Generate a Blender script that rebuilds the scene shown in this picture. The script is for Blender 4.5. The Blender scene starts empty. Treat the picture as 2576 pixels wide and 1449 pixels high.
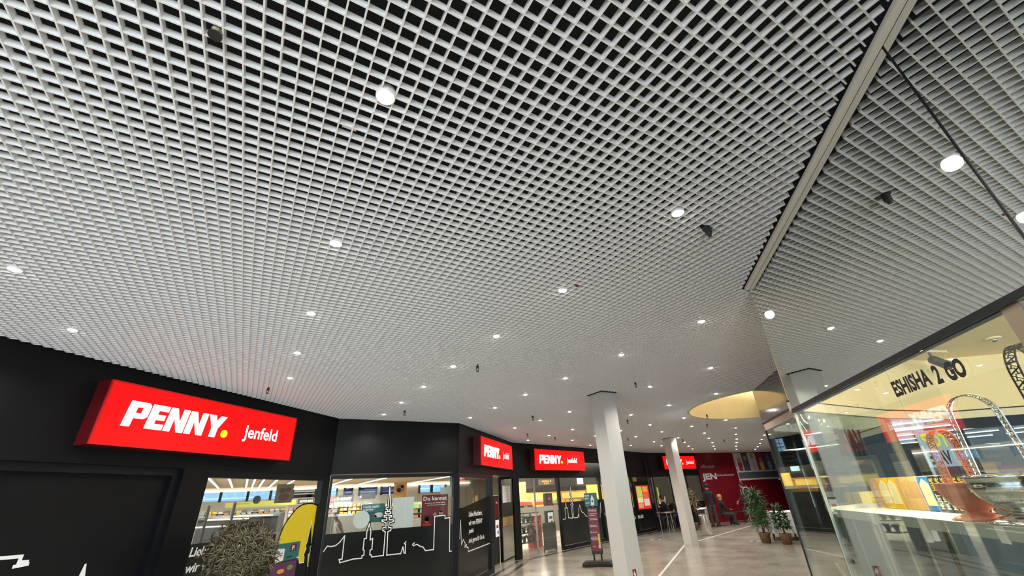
import bpy, bmesh, math, random
from mathutils import Vector, Matrix
random.seed(7)
sc = bpy.context.scene
COL = sc.collection
R = math.radians
# ------------------------------------------------------------------ camera, world, exposure
F_PX, YAW, PIT, ROL = 1026.3445, 0.5521090, 0.4722992, -0.0557987
EYE, CEIL = 1.573, 3.073
CA, SA = math.cos(YAW), math.sin(YAW)
FWD = Vector((SA*math.cos(PIT), CA*math.cos(PIT), math.sin(PIT)))
_r = Vector((CA, -SA, 0)); _u = _r.cross(FWD)
RIGHT = _r*math.cos(ROL) + _u*math.sin(ROL)
UP = -_r*math.sin(ROL) + _u*math.cos(ROL)
cd = bpy.data.cameras.new('camera'); cam = bpy.data.objects.new('camera', cd); COL.objects.link(cam)
cd.sensor_width = 36.0; cd.lens = F_PX*36.0/2576.0; cd.clip_start = 0.02; cd.clip_end = 200
cam.matrix_world = Matrix.Translation((0, 0, EYE)) @ Matrix((RIGHT, UP, -FWD)).transposed().to_4x4()
sc.camera = cam
w = bpy.data.worlds.new('daylight'); sc.world = w; w.use_nodes = True
w.node_tree.nodes['Background'].inputs[0].default_value = (0.60, 0.72, 0.88, 1)
w.node_tree.nodes['Background'].inputs[1].default_value = 3.0
sc.view_settings.view_transform = 'Standard'; sc.view_settings.look = 'None'
sc.view_settings.exposure = 0.0; sc.view_settings.gamma = 1.0; sc.view_settings.use_curve_mapping = False
cy = sc.cycles
cy.max_bounces = 8; cy.diffuse_bounces = 4; cy.glossy_bounces = 5; cy.transmission_bounces = 6; cy.transparent_max_bounces = 16
cy.caustics_reflective = False; cy.caustics_refractive = False; cy.sample_clamp_indirect = 4.0; cy.use_light_tree = True
SPOT_W, STORE_W, KIOSK_W = 43.0, 420.0, 115.0
# fill light added behind the camera to brighten the ceiling
el = bpy.data.lights.new('entrance_daylight', 'AREA'); el.energy = 430; el.shape = 'RECTANGLE'; el.size = 9.0; el.size_y = 2.2; el.color = (0.90, 0.96, 1.0)
eo = bpy.data.objects.new('entrance_daylight', el); COL.objects.link(eo); eo.location = (0.2, -4.4, 1.0); eo.rotation_euler = (R(90+32), 0, R(-12))
# ------------------------------------------------------------------ pixel to place helpers (survey of the photograph)
def ray(px, py): return RIGHT*((px-1288)/F_PX) - UP*((py-724.5)/F_PX) + FWD
def zp(px, py, z):
    d = ray(px, py); k = (z-EYE)/d.z; return Vector((d.x*k, d.y*k))
def ceil_at(px, py): return zp(px, py, CEIL)
def floor_at(px, py): return zp(px, py, 0.0)
class Frame:
    """a vertical plane: s runs along it, z up, o out of it towards the walkway"""
    def __init__(s, org, deg, ref=(0, 0)):
        s.o = Vector(org); s.d = Vector((math.cos(R(deg)), math.sin(R(deg)))); s.n = Vector((s.d.y, -s.d.x)); s.deg = deg
        if s.n.dot(Vector(ref)-s.o) < 0: s.n = -s.n
    def p(s, a, z, o=0.0):
        q = s.o + s.d*a + s.n*o; return Vector((q.x, q.y, z))
    def pix(s, px, py, o=0.0):
        d = ray(px, py); A = s.o + s.n*o; t = A.dot(s.n)/(d.x*s.n.x+d.y*s.n.y)
        return ((Vector((d.x*t, d.y*t))-A).dot(s.d), EYE + d.z*t)
# ------------------------------------------------------------------ materials
MATS = {}
def mat(name, col, rough=0.5, metal=0.0, emit=0.0, ecol=None, noise=0.0, nscale=20.0, bump=0.0, spec=0.5, coat=0.0):
    if name in MATS: return MATS[name]
    m = bpy.data.materials.new(name); m.use_nodes = True; nt = m.node_tree; b = nt.nodes['Principled BSDF']
    c4 = (col[0], col[1], col[2], 1)
    b.inputs['Base Color'].default_value = c4; b.inputs['Roughness'].default_value = rough; b.inputs['Metallic'].default_value = metal
    b.inputs['Specular IOR Level'].default_value = spec; b.inputs['Coat Weight'].default_value = coat
    if emit:
        b.inputs['Emission Color'].default_value = (*(ecol or col), 1); b.inputs['Emission Strength'].default_value = emit
    if noise or bump:
        tc = nt.nodes.new('ShaderNodeTexCoord'); nz = nt.nodes.new('ShaderNodeTexNoise')
        nz.inputs['Scale'].default_value = nscale; nz.inputs['Detail'].default_value = 5
        nt.links.new(tc.outputs['Object'], nz.inputs['Vector'])
        if noise:
            rp = nt.nodes.new('ShaderNodeValToRGB'); e = rp.color_ramp.elements
            e[0].position = 0.3; e[1].position = 0.7
            e[0].color = tuple(max(0, x*(1-noise)) for x in col)+(1,); e[1].color = tuple(min(1, x*(1+noise)) for x in col)+(1,)
            nt.links.new(nz.outputs['Fac'], rp.inputs['Fac']); nt.links.new(rp.outputs['Color'], b.inputs['Base Color'])
        if bump:
            bp = nt.nodes.new('ShaderNodeBump'); bp.inputs['Strength'].default_value = bump; bp.inputs['Distance'].default_value = 0.01
            nt.links.new(nz.outputs['Fac'], bp.inputs['Height']); nt.links.new(bp.outputs['Normal'], b.inputs['Normal'])
    MATS[name] = m; return m
def glass(name, tint=(0.93, 0.96, 0.95), f0=0.035, rough=0.0, haze=0.0, hcol=(0.5, 0.55, 0.52)):
    """thin clear pane: mirror-like at grazing angles, clear head-on, optional film of dust"""
    if name in MATS: return MATS[name]
    m = bpy.data.materials.new(name); m.use_nodes = True; nt = m.node_tree; nt.nodes.clear()
    N = nt.nodes.new; out = N('ShaderNodeOutputMaterial'); tr = N('ShaderNodeBsdfTransparent'); gl = N('ShaderNodeBsdfGlossy')
    tr.inputs[0].default_value = (*tint, 1); gl.inputs['Roughness'].default_value = rough; gl.inputs[0].default_value = (0.95, 1, 0.98, 1)
    lw = N('ShaderNodeLayerWeight'); lw.inputs['Blend'].default_value = 0.5
    pw = N('ShaderNodeMath'); pw.operation = 'POWER'; pw.inputs[1].default_value = 3.0
    ml = N('ShaderNodeMath'); ml.operation = 'MULTIPLY_ADD'; ml.inputs[1].default_value = 1-f0; ml.inputs[2].default_value = f0; ml.use_clamp = True
    mx = N('ShaderNodeMixShader')
    nt.links.new(lw.outputs['Facing'], pw.inputs[0]); nt.links.new(pw.outputs[0], ml.inputs[0]); nt.links.new(ml.outputs[0], mx.inputs[0])
    nt.links.new(tr.outputs[0], mx.inputs[1]); nt.links.new(gl.outputs[0], mx.inputs[2])
    last = mx
    if haze:
        df = N('ShaderNodeBsdfDiffuse'); df.inputs[0].default_value = (*hcol, 1); m2 = N('ShaderNodeMixShader'); m2.inputs[0].default_value = haze
        nt.links.new(mx.outputs[0], m2.inputs[1]); nt.links.new(df.outputs[0], m2.inputs[2]); last = m2
    nt.links.new(last.outputs[0], out.inputs['Surface'])
    MATS[name] = m; return m
M_BAR = mat('bar_white', (0.92, 0.92, 0.91), 0.42)
M_VOID = mat('void_black', (0.006, 0.006, 0.007), 0.9)
M_BLK = mat('black_paint', (0.0045, 0.005, 0.006), 0.42, noise=0.15, nscale=3, spec=.25)
M_BLK2 = mat('black_frame', (0.005, 0.006, 0.008), 0.35, spec=.35)
M_FILM = mat('black_film', (0.008, 0.010, 0.009), 0.16)
M_WHT = mat('white_print', (0.85, 0.86, 0.86), 0.4)
M_YEL = mat('yellow_film', (0.78, 0.62, 0.02), 0.35)
M_REDF = mat('sign_red_face', (0.5, 0.004, 0.004), 0.5, emit=0.85, ecol=(1.0, 0.006, 0.006), spec=.2)
M_REDS = mat('sign_red_side', (0.11, 0.003, 0.006), 0.4)
M_REDE = mat('sign_red_edge', (0.75, 0.02, 0.02), 0.3)
M_SLET = mat('sign_white_letter', (0.9, 0.9, 0.9), 0.3, emit=0.95, ecol=(0.88, 0.93, 0.98))
M_SDOT = mat('sign_yellow_dot', (0.9, 0.7, 0.02), 0.3, emit=0.9, ecol=(0.95, 0.78, 0.02))
M_COLM = mat('column_white', (0.60, 0.59, 0.56), 0.55, noise=0.04, nscale=60, bump=0.02)
M_TRIM = mat('trim_cream', (0.90, 0.88, 0.80), 0.45)
M_MIR = mat('mirror_panel', (0.86, 0.895, 0.87), 0.012, metal=1.0)
M_MIR2 = mat('metal_panel', (0.42, 0.40, 0.40), 0.10, metal=1.0)
M_GLASS = glass('shop_glass')
M_KGL = glass('kiosk_glass', (0.92, 0.96, 0.94), 0.035)
M_BRZ = mat('bronze_frame', (0.42, 0.34, 0.25), 0.35, metal=0.7)
M_STEEL = mat('brushed_steel', (0.62, 0.60, 0.57), 0.25, metal=1.0)
M_SIL = mat('silver_polished', (0.80, 0.78, 0.76), 0.16, metal=1.0)
M_BLKP = mat('black_plastic', (0.02, 0.02, 0.02), 0.45)
M_LENS = mat('lamp_lens', (1, 1, 1), 0.3, emit=60.0, ecol=(1.0, 0.95, 0.86))
M_LED = mat('led_tube', (1, 1, 1), 0.3, emit=5.0, ecol=(1.0, 0.97, 0.9))
# ------------------------------------------------------------------ mesh building
class MB:
    def __init__(s): s.v = []; s.f = []; s.mi = []
    def add(s, vs, fs, mi=0):
        b = len(s.v); s.v += [tuple(x) for x in vs]; s.f += [tuple(b+i for i in f) for f in fs]; s.mi += [mi]*len(fs); return s
    def hexa(s, c, mi=0): return s.add(c, [(0, 3, 2, 1), (4, 5, 6, 7), (0, 1, 5, 4), (1, 2, 6, 5), (2, 3, 7, 6), (3, 0, 4, 7)], mi)
    def box(s, x0, x1, y0, y1, z0, z1, mi=0):
        return s.hexa([(x0, y0, z0), (x1, y0, z0), (x1, y1, z0), (x0, y1, z0), (x0, y0, z1), (x1, y0, z1), (x1, y1, z1), (x0, y1, z1)], mi)
    def fbox(s, F, a0, a1, z0, z1, o0, o1, mi=0):
        return s.hexa([F.p(a0, z0, o0), F.p(a1, z0, o0), F.p(a1, z0, o1), F.p(a0, z0, o1), F.p(a0, z1, o0), F.p(a1, z1, o0), F.p(a1, z1, o1), F.p(a0, z1, o1)], mi)
    def prism(s, P, Q, mi=0):
        n = len(P); return s.add(list(P)+list(Q), [tuple(range(n-1, -1, -1)), tuple(range(n, 2*n))]+[(i, (i+1) % n, n+(i+1) % n, n+i) for i in range(n)], mi)
    def fpoly(s, F, pts, o0, o1, mi=0): return s.prism([F.p(a, z, o0) for a, z in pts], [F.p(a, z, o1) for a, z in pts], mi)
    def slab(s, pts, z0, z1, mi=0): return s.prism([(p[0], p[1], z0) for p in pts], [(p[0], p[1], z1) for p in pts], mi)
    def ribbon(s, F, pts, w, o0, o1, mi=0):
        for i_, ((a0, z0), (a1, z1)) in enumerate(zip(pts, pts[1:])):
            j_ = (i_ % 5)*.00006; dx, dz = a1-a0, z1-z0; L = math.hypot(dx, dz)
            if L < 1e-5: continue
            dx /= L; dz /= L; h = w/2
            q = [(a0-dx*h-dz*h, z0-dz*h+dx*h), (a0-dx*h+dz*h, z0-dz*h-dx*h), (a1+dx*h+dz*h, z1+dz*h-dx*h), (a1+dx*h-dz*h, z1+dz*h+dx*h)]
            s.fpoly(F, q, o0+j_, o1+j_, mi)
        return s
    def tube(s, pts, r, n=8, mi=0):
        pts = [Vector(p) for p in pts]; rs = r if isinstance(r, (list, tuple)) else [r]*len(pts); b = len(s.v)
        for i, p in enumerate(pts):
            t = (pts[min(i+1, len(pts)-1)]-pts[max(i-1, 0)]).normalized(); a = t.orthogonal().normalized() if i == 0 else (pa - t*pa.dot(t)).normalized(); pa = a; c = t.cross(a)
            for k in range(n):
                an = 2*math.pi*k/n; s.v.append(tuple(p + (a*math.cos(an)+c*math.sin(an))*rs[i]))
        for i in range(len(pts)-1):
            for k in range(n):
                s.f.append((b+i*n+k, b+i*n+(k+1) % n, b+(i+1)*n+(k+1) % n, b+(i+1)*n+k)); s.mi.append(mi)
        s.f.append(tuple(b+k for k in range(n-1, -1, -1))); s.f.append(tuple(b+(len(pts)-1)*n+k for k in range(n))); s.mi += [mi, mi]
        return s
    def lathe(s, c, prof, n=24, mi=0):
        b = len(s.v); c = Vector(c)
        for r, z in prof:
            for k in range(n):
                an = 2*math.pi*k/n; s.v.append((c.x+r*math.cos(an), c.y+r*math.sin(an), c.z+z))
        for i in range(len(prof)-1):
            for k in range(n):
                s.f.append((b+i*n+k, b+i*n+(k+1) % n, b+(i+1)*n+(k+1) % n, b+(i+1)*n+k)); s.mi.append(mi)
        if prof[0][0] > 1e-6: s.f.append(tuple(b+k for k in range(n-1, -1, -1))); s.mi.append(mi)
        if prof[-1][0] > 1e-6: s.f.append(tuple(b+(len(prof)-1)*n+k for k in range(n))); s.mi.append(mi)
        return s
    def mesh(s, name, mats, off=Vector((0, 0, 0)), smooth=False):
        me = bpy.data.meshes.new(name); me.from_pydata([(x-off.x, y-off.y, z-off.z) for x, y, z in s.v], [], s.f)
        for m in (mats if isinstance(mats, (list, tuple)) else [mats]): me.materials.append(m)
        if isinstance(mats, (list, tuple)) and len(mats) > 1: me.polygons.foreach_set('material_index', s.mi)
        if smooth: me.polygons.foreach_set('use_smooth', [True]*len(me.polygons))
        me.update(); return me
WL = {}
def setp(o, label=None, cat=None, group=None, kind=None):
    for k, v in (('label', label), ('category', cat), ('group', group), ('kind', kind)):
        if v: o[k] = v
    return o
def thing(name, label, cat, loc=(0, 0, 0), group=None, kind=None):
    o = bpy.data.objects.new(name, None); COL.objects.link(o); o.location = loc; o.empty_display_size = 0.1
    WL[o.name] = Vector(loc); return setp(o, label, cat, group, kind)
def obj(name, mb, mats, parent=None, label=None, cat=None, group=None, kind=None, smooth=False, base=None):
    """vertices are in world metres; the object's origin is its base (or its parent's)"""
    off = Vector(base) if base is not None else (WL[parent.name] if parent else Vector((0, 0, 0)))
    o = bpy.data.objects.new(name, mb.mesh(name, mats, off, smooth)); COL.objects.link(o); WL[o.name] = off
    if parent: o.parent = parent; o.location = off - WL[parent.name]
    else: o.location = off
    return setp(o, label, cat, group, kind)
def struct(name, mb, mats, parent=None, **k):
    return obj(name, mb, mats, parent, kind=None if parent else 'structure', **k)
def dup(root, loc, label=None, group=None):
    def cp(o, par):
        c = o.copy(); COL.objects.link(c); c.parent = par
        for k in o.children: cp(k, c)
        return c
    r = cp(root, None); r.location = loc; WL[r.name] = Vector(loc)
    return setp(r, label, None, group)
_tc = {}
def text_shape(body, bold=0.0, shear=0.0, spacing=1.0, lines=1.0):
    k = (body, bold, shear, spacing)
    if k in _tc: return _tc[k]
    c = bpy.data.curves.new('t', 'FONT'); c.body = body; c.size = 1; c.offset = bold; c.shear = shear; c.space_character = spacing; c.resolution_u = 3; c.space_line = lines
    o = bpy.data.objects.new('t', c); me = bpy.data.meshes.new_from_object(o)
    vs = [(v.co.x, v.co.y) for v in me.vertices]; fs = [tuple(p.vertices) for p in me.polygons]
    bpy.data.objects.remove(o); bpy.data.meshes.remove(me); bpy.data.curves.remove(c)
    x0 = min(v[0] for v in vs); x1 = max(v[0] for v in vs); y0 = min(v[1] for v in vs); y1 = max(v[1] for v in vs)
    _tc[k] = ([((x-x0)/(x1-x0), (y-y0)/(y1-y0)) for x, y in vs], fs, (x1-x0)/(y1-y0)); return _tc[k]
def text(mb, F, body, a0, a1, z0, z1, o, bold=0.02, shear=0.0, mi=0, skew=0.0, dz=0.0):
    """lettering filling the box a0..a1 x z0..z1 of a frame, 1 mm proud at o; dz: rise of the line along its length"""
    vs, fs, asp = text_shape(body, bold, shear)
    mb.add([F.p(a0+(a1-a0)*x, z0+(z1-z0)*y+dz*x, o) for x, y in vs], fs, mi); return mb
# ------------------------------------------------------------------ survey frames
W3 = Vector((1.278, 8.705)); W4 = Vector((3.794, 8.705)); W5 = Vector((6.83, 11.65)); Q1 = Vector((15.79, 14.47)); Q2 = Vector((19.2, 14.5)); Q3 = Vector((29.0, 13.1))
P1 = Vector((3.432, 1.653)); C3 = Vector((7.684, 4.259)); S2 = Vector((6.0, 1.42)); CK = Vector((4.99, 1.62))
FA = Frame(W3, 45.0); FB = Frame(W4, 0.0); FC = Frame(W4, math.degrees(math.atan2(W5.y-W4.y, W5.x-W4.x))); FD = Frame(W5, math.degrees(math.atan2(Q1.y-W5.y, Q1.x-W5.x)))
FE = Frame(Q1, math.degrees(math.atan2(Q2.y-Q1.y, Q2.x-Q1.x))); FR = Frame(Q2, math.degrees(math.atan2(Q3.y-Q2.y, Q3.x-Q2.x)))
FK = Frame(P1, 44.1); FCS = Frame(C3, 44.0)
LC = (W5-W4).length; LD = (Q1-W5).length; LE = (Q2-Q1).length; LR = (Q3-Q2).length
TOP = 3.5
# ------------------------------------------------------------------ floor
fm = bpy.data.materials.new('terrazzo'); fm.use_nodes = True; nt = fm.node_tree; b = nt.nodes['Principled BSDF']; b.inputs['Specular IOR Level'].default_value = 0.3; N = nt.nodes.new; L = nt.links.new
tc = N('ShaderNodeTexCoord'); vo = N('ShaderNodeTexVoronoi'); vo.inputs['Scale'].default_value = 60; nz = N('ShaderNodeTexNoise'); nz.inputs['Scale'].default_value = 1.2; nz.inputs['Detail'].default_value = 6
r1 = N('ShaderNodeValToRGB'); r1.color_ramp.elements[0].color = (0.235, 0.218, 0.185, 1); r1.color_ramp.elements[1].color = (0.435, 0.405, 0.35, 1)
r2 = N('ShaderNodeValToRGB'); r2.color_ramp.elements[0].color = (0.72, 0.72, 0.72, 1); r2.color_ramp.elements[0].position = 0.3; r2.color_ramp.elements[1].color = (1, 1, 1, 1); r2.color_ramp.elements[1].position = 0.65
mm = N('ShaderNodeMixRGB'); mm.blend_type = 'MULTIPLY'; mm.inputs[0].default_value = 1
L(tc.outputs['Object'], vo.inputs['Vector']); L(tc.outputs['Object'], nz.inputs['Vector']); L(vo.outputs['Color'], r1.inputs['Fac']); L(nz.outputs['Fac'], r2.inputs['Fac'])
L(r1.outputs[0], mm.inputs[1]); L(r2.outputs[0], mm.inputs[2]); L(mm.outputs[0], b.inputs['Base Color'])
rr = N('ShaderNodeMapRange'); rr.inputs['To Min'].default_value = 0.12; rr.inputs['To Max'].default_value = 0.30; L(nz.outputs['Fac'], rr.inputs['Value']); L(rr.outputs[0], b.inputs['Roughness'])
mb = MB(); mb.box(-6, 32, -5, 30, -0.1, 0.0); floor = struct('floor', mb, fm)
M_STRIPW = mat('inlay_white', (0.72, 0.70, 0.66), 0.3); M_STRIPD = mat('inlay_dark', (0.035, 0.035, 0.038), 0.25)
def strip(name, a, c, wd, m):
    a = Vector(a); c = Vector(c); d = (c-a).normalized(); n = Vector((-d.y, d.x))*wd/2
    mb = MB(); mb.slab([a-n, c-n, c+n, a+n], 0.0002, 0.004); obj(name, mb, m, floor)
strip('white_inlay', (4.6, 5.22), (11.86, 10.06), 0.055, M_STRIPW); strip('white_inlay', (12.28, 10.2), (18.4, 12.02), 0.06, M_STRIPW); strip('white_inlay', (18.4, 12.02), (28, 12.6), 0.06, M_STRIPW)
strip('white_inlay', (11.0, 5.5), (7.2, 3.4), 0.05, M_STRIPW)
strip('dark_inlay', FC.p(1.2, 0, .10).xy, FC.p(LC-.2, 0, .10).xy, 0.11, M_STRIPD); strip('dark_inlay', FC.p(1.2, 0, .42).xy, FC.p(LC, 0, .36).xy, 0.11, M_STRIPD)
strip('dark_inlay', FD.p(.1, 0, .22).xy, FD.p(LD, 0, .22).xy, 0.16, M_STRIPD)
# ------------------------------------------------------------------ open-cell ceiling
PITCH, BW, BH = 0.05999, 0.0060, 0.031
OFX, OFY = 2.693*PITCH, 33.05*PITCH
k0 = FK.p(0, 0, .062).xy; k5 = FK.p(-5.5, 0, .062).xy
e_ = 0.02
POLY = [FA.p(-9, 0, e_).xy, FA.p(-.01, 0, e_).xy, FB.p(0, 0, e_).xy, FC.p(LC, 0, e_).xy, FD.p(LD, 0, e_).xy, FE.p(LE, 0, e_).xy, Vector((26.0, 13.5)), Vector((C3.x+.02, 4.28)), Vector((CK.x, CK.y+.02)), k0, k5, Vector((-3.2, -2.6)), Vector((-6.0, -0.5))]
CC, CR = Vector((9.62, 4.60)), 2.03; CC_X, CC_Y = CC
def spans(axis, c):
    """pieces of the line x=c (axis 0) or y=c (axis 1) inside the ceiling outline, outside the round opening"""
    t = []
    for i in range(len(POLY)):
        a, b = POLY[i], POLY[(i+1) % len(POLY)]
        if (a[axis]-c)*(b[axis]-c) < 0:
            u = (c-a[axis])/(b[axis]-a[axis]); t.append(a[1-axis]+u*(b[1-axis]-a[1-axis]))
    t.sort(); out = [(t[i], t[i+1]) for i in range(0, len(t)-1, 2)]
    h2 = CR*CR-(c-CC[axis])**2
    if h2 > 0:
        h = math.sqrt(h2); q0, q1 = CC[1-axis]-h, CC[1-axis]+h; o2 = []
        for a, b in out:
            if b <= q0 or a >= q1: o2.append((a, b)); continue
            if a < q0: o2.append((a, q0))
            if b > q1: o2.append((q1, b))
        out = o2
    return [(a, b) for a, b in out if b-a > 0.03]
bars = []
for i in range(-130, 470):
    c = OFX+i*PITCH
    for a, b in spans(0, c): bars.append((abs(c-0.9), 0, c, a, b))
for j in range(-100, 260):
    c = OFY+j*PITCH
    for a, b in spans(1, c): bars.append((abs(c-2.2)*.9, 1, c, a, b))
def barbox(mb, ax, c, a, b):
    dz = 0.0003*ax
    if ax == 0: mb.box(c-BW/2, c+BW/2, a, b, CEIL+dz, CEIL+BH)
    else: mb.box(a, b, c-BW/2, c+BW/2, CEIL+dz, CEIL+BH)
bars.sort()
ceiling = thing('ceiling', 'white open-cell grid ceiling over the whole walkway', None, (0, 0, CEIL), kind='structure')
for q in bars[:298]:
    mb = MB(); barbox(mb, *q[1:]); obj('grid_bar', mb, M_BAR, ceiling)
mb = MB()
for q in bars[298:]: barbox(mb, *q[1:])
obj('grid_bar_rest', mb, M_BAR, ceiling, kind='stuff')
mb = MB(); mb.box(-7, CC_X-2.1, -6, 16, 3.56, 3.7); mb.box(CC_X+2.1, 32, -6, 16, 3.56, 3.7); mb.box(CC_X-2.1, CC_X+2.1, -6, CC_Y-2.1, 3.56, 3.7); mb.box(CC_X-2.1, CC_X+2.1, CC_Y+2.1, 16, 3.56, 3.7); obj('plenum_deck', mb, M_VOID, ceiling)
mb = MB(); mb.box(-7, 8, -6.2, -6, CEIL+.05, 3.6); mb.box(-7.2, -7, -6.2, 4, CEIL+.05, 3.6); obj('plenum_sky_block', mb, M_VOID, ceiling)  # unseen dark walls added to keep sky light out of the plenum
# round recess with cream drum
M_CREAM = mat('cream_plaster', (0.76, 0.68, 0.48), 0.7, noise=0.06, nscale=2.5)
mb = MB(); n = 64
for r_, inn in ((CR, 1),):
    pts = [(CC.x+r_*math.cos(2*math.pi*k/n), CC.y+r_*math.sin(2*math.pi*k/n)) for k in range(n)]; po = [(CC.x+(r_+.05)*math.cos(2*math.pi*k/n), CC.y+(r_+.05)*math.sin(2*math.pi*k/n)) for k in range(n)]
    vs = [(x, y, CEIL) for x, y in pts]+[(x, y, 4.1) for x, y in pts]+[(x, y, CEIL) for x, y in po]+[(x, y, 4.1) for x, y in po]
    fs = [(k, (k+1) % n, n+(k+1) % n, n+k) for k in range(n)]+[(2*n+k, 3*n+k, 3*n+(k+1) % n, 2*n+(k+1) % n) for k in range(n)]+[(k, 2*n+k, 2*n+(k+1) % n, (k+1) % n) for k in range(n)]
    mb.add(vs, fs); mb.slab(po, 4.1, 4.14); mb.box(CC.x-2.2, CC.x+2.2, CC.y-2.2, CC.y+2.2, 4.14, 4.2)
drum = obj('round_recess', mb, M_CREAM, ceiling, label='cream plastered round recess let into the grid ceiling')
ld = bpy.data.lights.new('recess_lamp', 'AREA'); ld.energy = 250; ld.color = (1, .90, .72); ld.shape = 'DISK'; ld.size = 1.6; lo = bpy.data.objects.new('recess_lamp', ld); COL.objects.link(lo); lo.location = (CC.x, CC.y, 3.4); lo.rotation_euler = (math.pi, 0, 0)  # unseen uplight added inside the drum to brighten its cream wall
# ------------------------------------------------------------------ downlights
def downlight(p, label=None, group=None, power=1.0):
    t = thing('downlight', label, 'lamp', (p[0], p[1], CEIL), group)
    z = CEIL
    mb = MB(); mb.lathe((p[0], p[1], z), [(0.031, 0.03), (0.040, 0.03), (0.040, -0.004), (0.036, -0.006), (0.031, 0.0)], 16); bz = obj('bezel', mb, M_BAR, t)
    mb = MB(); mb.lathe((p[0], p[1], z), [(0.0, -0.016), (0.016, -0.014), (0.028, -0.006), (0.031, 0.012), (0.0, 0.014)], 16); obj('lens', mb, M_LENS, bz, smooth=True)
    ld = bpy.data.lights.new('spot', 'SPOT'); ld.energy = SPOT_W*power; ld.spot_size = R(150); ld.spot_blend = 0.6; ld.shadow_soft_size = 0.04; ld.color = (1.0, 0.93, 0.83)
    lo = bpy.data.objects.new('spot', ld); COL.objects.link(lo); lo.parent = t; lo.location = (0, 0, -0.03)
    return t
LPX = [(970,243),(845,612),(783,788),(748,887),(730,950),(1705,535),(1415,730),(1249,845),(1140,921),(1066,972),(1010,1012),(966,1042),(38,677),(183,829),(1764,808),(1563,892),(1422,951),(1322,992),(1245,1025),(1183,1050),(1433,1035),(1359,1057),(1295,1076),(1328,1107),(1381,1095),(1440,1080),(1440,1107),(1485,1120),(1497,1096),(1635,972),(1683,1019),(1587,1043),(1561,1083),(1635,1068),(1599,1098),(1587,1120),(1665,1086),(1645,1111),(1664,1121),(1720,1051),(1740,1072),(1705,1101),(1722,1112),(1732,1122),(1742,1129),(1772,1089),(1787,925),(1801,990),(1826,1056),(1850,1076),(1851,1092),(1853,1104),(1853,1113),(1852,1122),(1853,1130),(1783,1102),(1792,1113),(1795,1122),(1798,1129),(1923,1094),(1916,1105),(1912,1115),(1906,1123),(1900,1130)]
pos = [ceil_at(*q) for q in LPX]
LX = [-1.6, 0.19, 1.95, 3.69, 5.40, 7.09, 8.72, 10.34, 12.22, 13.80, 15.40, 16.85, 18.35, 19.97, 21.42]
ORD = ['first', 'second', 'third', 'fourth', 'fifth', 'sixth', 'seventh', 'eighth', 'ninth', 'tenth', 'eleventh', 'twelfth', 'thirteenth', 'fourteenth', 'fifteenth', 'sixteenth', 'seventeenth', 'eighteenth', 'nineteenth', 'twentieth']
rows = {}
for q in pos: rows.setdefault(min(range(len(LX)), key=lambda i: abs(LX[i]-q.x)), []).append(q)
for k in sorted(rows):
    for i, q in enumerate(sorted(rows[k], key=lambda v: v.y)):
        downlight(q, 'round downlight, %s from the front in the %s row from the left' % (ORD[i], ORD[k]), 'downlights set in the grid ceiling')
for i, q in enumerate([(0.19, 0.06), (0.19, -1.1), (-1.6, 0.06), (-1.6, 1.2), (-1.6, 2.4), (-3.4, 1.2), (-3.4, 2.4), (-3.4, 0.06)]):
    ld = bpy.data.lights.new('spot', 'SPOT'); ld.energy = SPOT_W*2.3; ld.spot_size = R(150); ld.spot_blend = 0.6; ld.shadow_soft_size = 0.04; ld.color = (1.0, 0.93, 0.83)
    lo = bpy.data.objects.new('spot', ld); COL.objects.link(lo); lo.location = (q[0], q[1], CEIL-.03)      # unseen lamps added and boosted so floor bounce brightens the ceiling
# small black sprinkler heads and brackets hanging from the cells
def sprinkler(px, py, sz, label):
    p = ceil_at(px, py); c = Vector((p.x, p.y, CEIL))
    t = thing('sprinkler_head', label, 'sprinkler', c, 'sprinkler heads hanging from the ceiling')
    mb = MB(); mb.lathe(c, [(0.0, 0.02), (0.016*sz, 0.02), (0.016*sz, -0.02*sz), (0.009*sz, -0.03*sz), (0.0, -0.03*sz)], 10); obj('body', mb, M_BLKP, t)
    mb = MB(); mb.tube([c+Vector((-.012*sz, 0, -.02*sz)), c+Vector((-.016*sz, 0, -.045*sz)), c+Vector((0, 0, -.062*sz))], .004*sz, 6); mb.tube([c+Vector((.012*sz, 0, -.02*sz)), c+Vector((.016*sz, 0, -.045*sz)), c+Vector((0, 0, -.062*sz))], .004*sz, 6); obj('frame_arm', mb, M_BLKP, t)
    mb = MB(); mb.lathe(c, [(0.0, -.064*sz), (0.02*sz, -.066*sz), (0.02*sz, -.07*sz), (0.0, -.07*sz)], 10); obj('deflector', mb, M_BLKP, t)
for i, (x, y, s_, d) in enumerate([(1201,921,1.0,'in the middle of the ceiling, left of the nearer column'),(675,977,1.0,'right above the large red sign'),(1598,963,1.0,'right of the nearer column top'),(1340,1047,1.2,'above the third red sign, nearer one'),(1327,1091,1.2,'farther off above the third red sign'),(1396,1100,1.2,'just left of the nearer column, far off'),(1578,1057,1.2,'just right of the nearer column, halfway back'),(1579,1103,1.3,'just right of the nearer column, far back'),(1778,1045,1.2,'in front of the round cream recess'),(1778,1067,1.2,'beyond the round cream recess'),(1717,1105,1.3,'above the farther column'),(1821,1106,1.4,'above the dark red end wall'),(1018,1034,1.1,'above the black corner wall')]):
    sprinkler(x, y, s_, 'small black sprinkler head hanging %s' % d)
c = ceil_at(545, 80); c = Vector((c.x, c.y, CEIL+.004)); mb = MB()
t = thing('sprinkler_head', 'brass and grey sprinkler head in a broken cell near the top left', 'sprinkler', c, 'sprinkler heads hanging from the ceiling')
M_BRASS = mat('old_brass', (0.30, 0.25, 0.18), 0.4, metal=0.6, noise=0.5, nscale=90)
mb.lathe(c, [(0.0, 0.03), (0.018, 0.03), (0.018, 0.0), (0.010, -0.008), (0.0, -0.008)], 12); obj('body', mb, M_BRASS, t)
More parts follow.
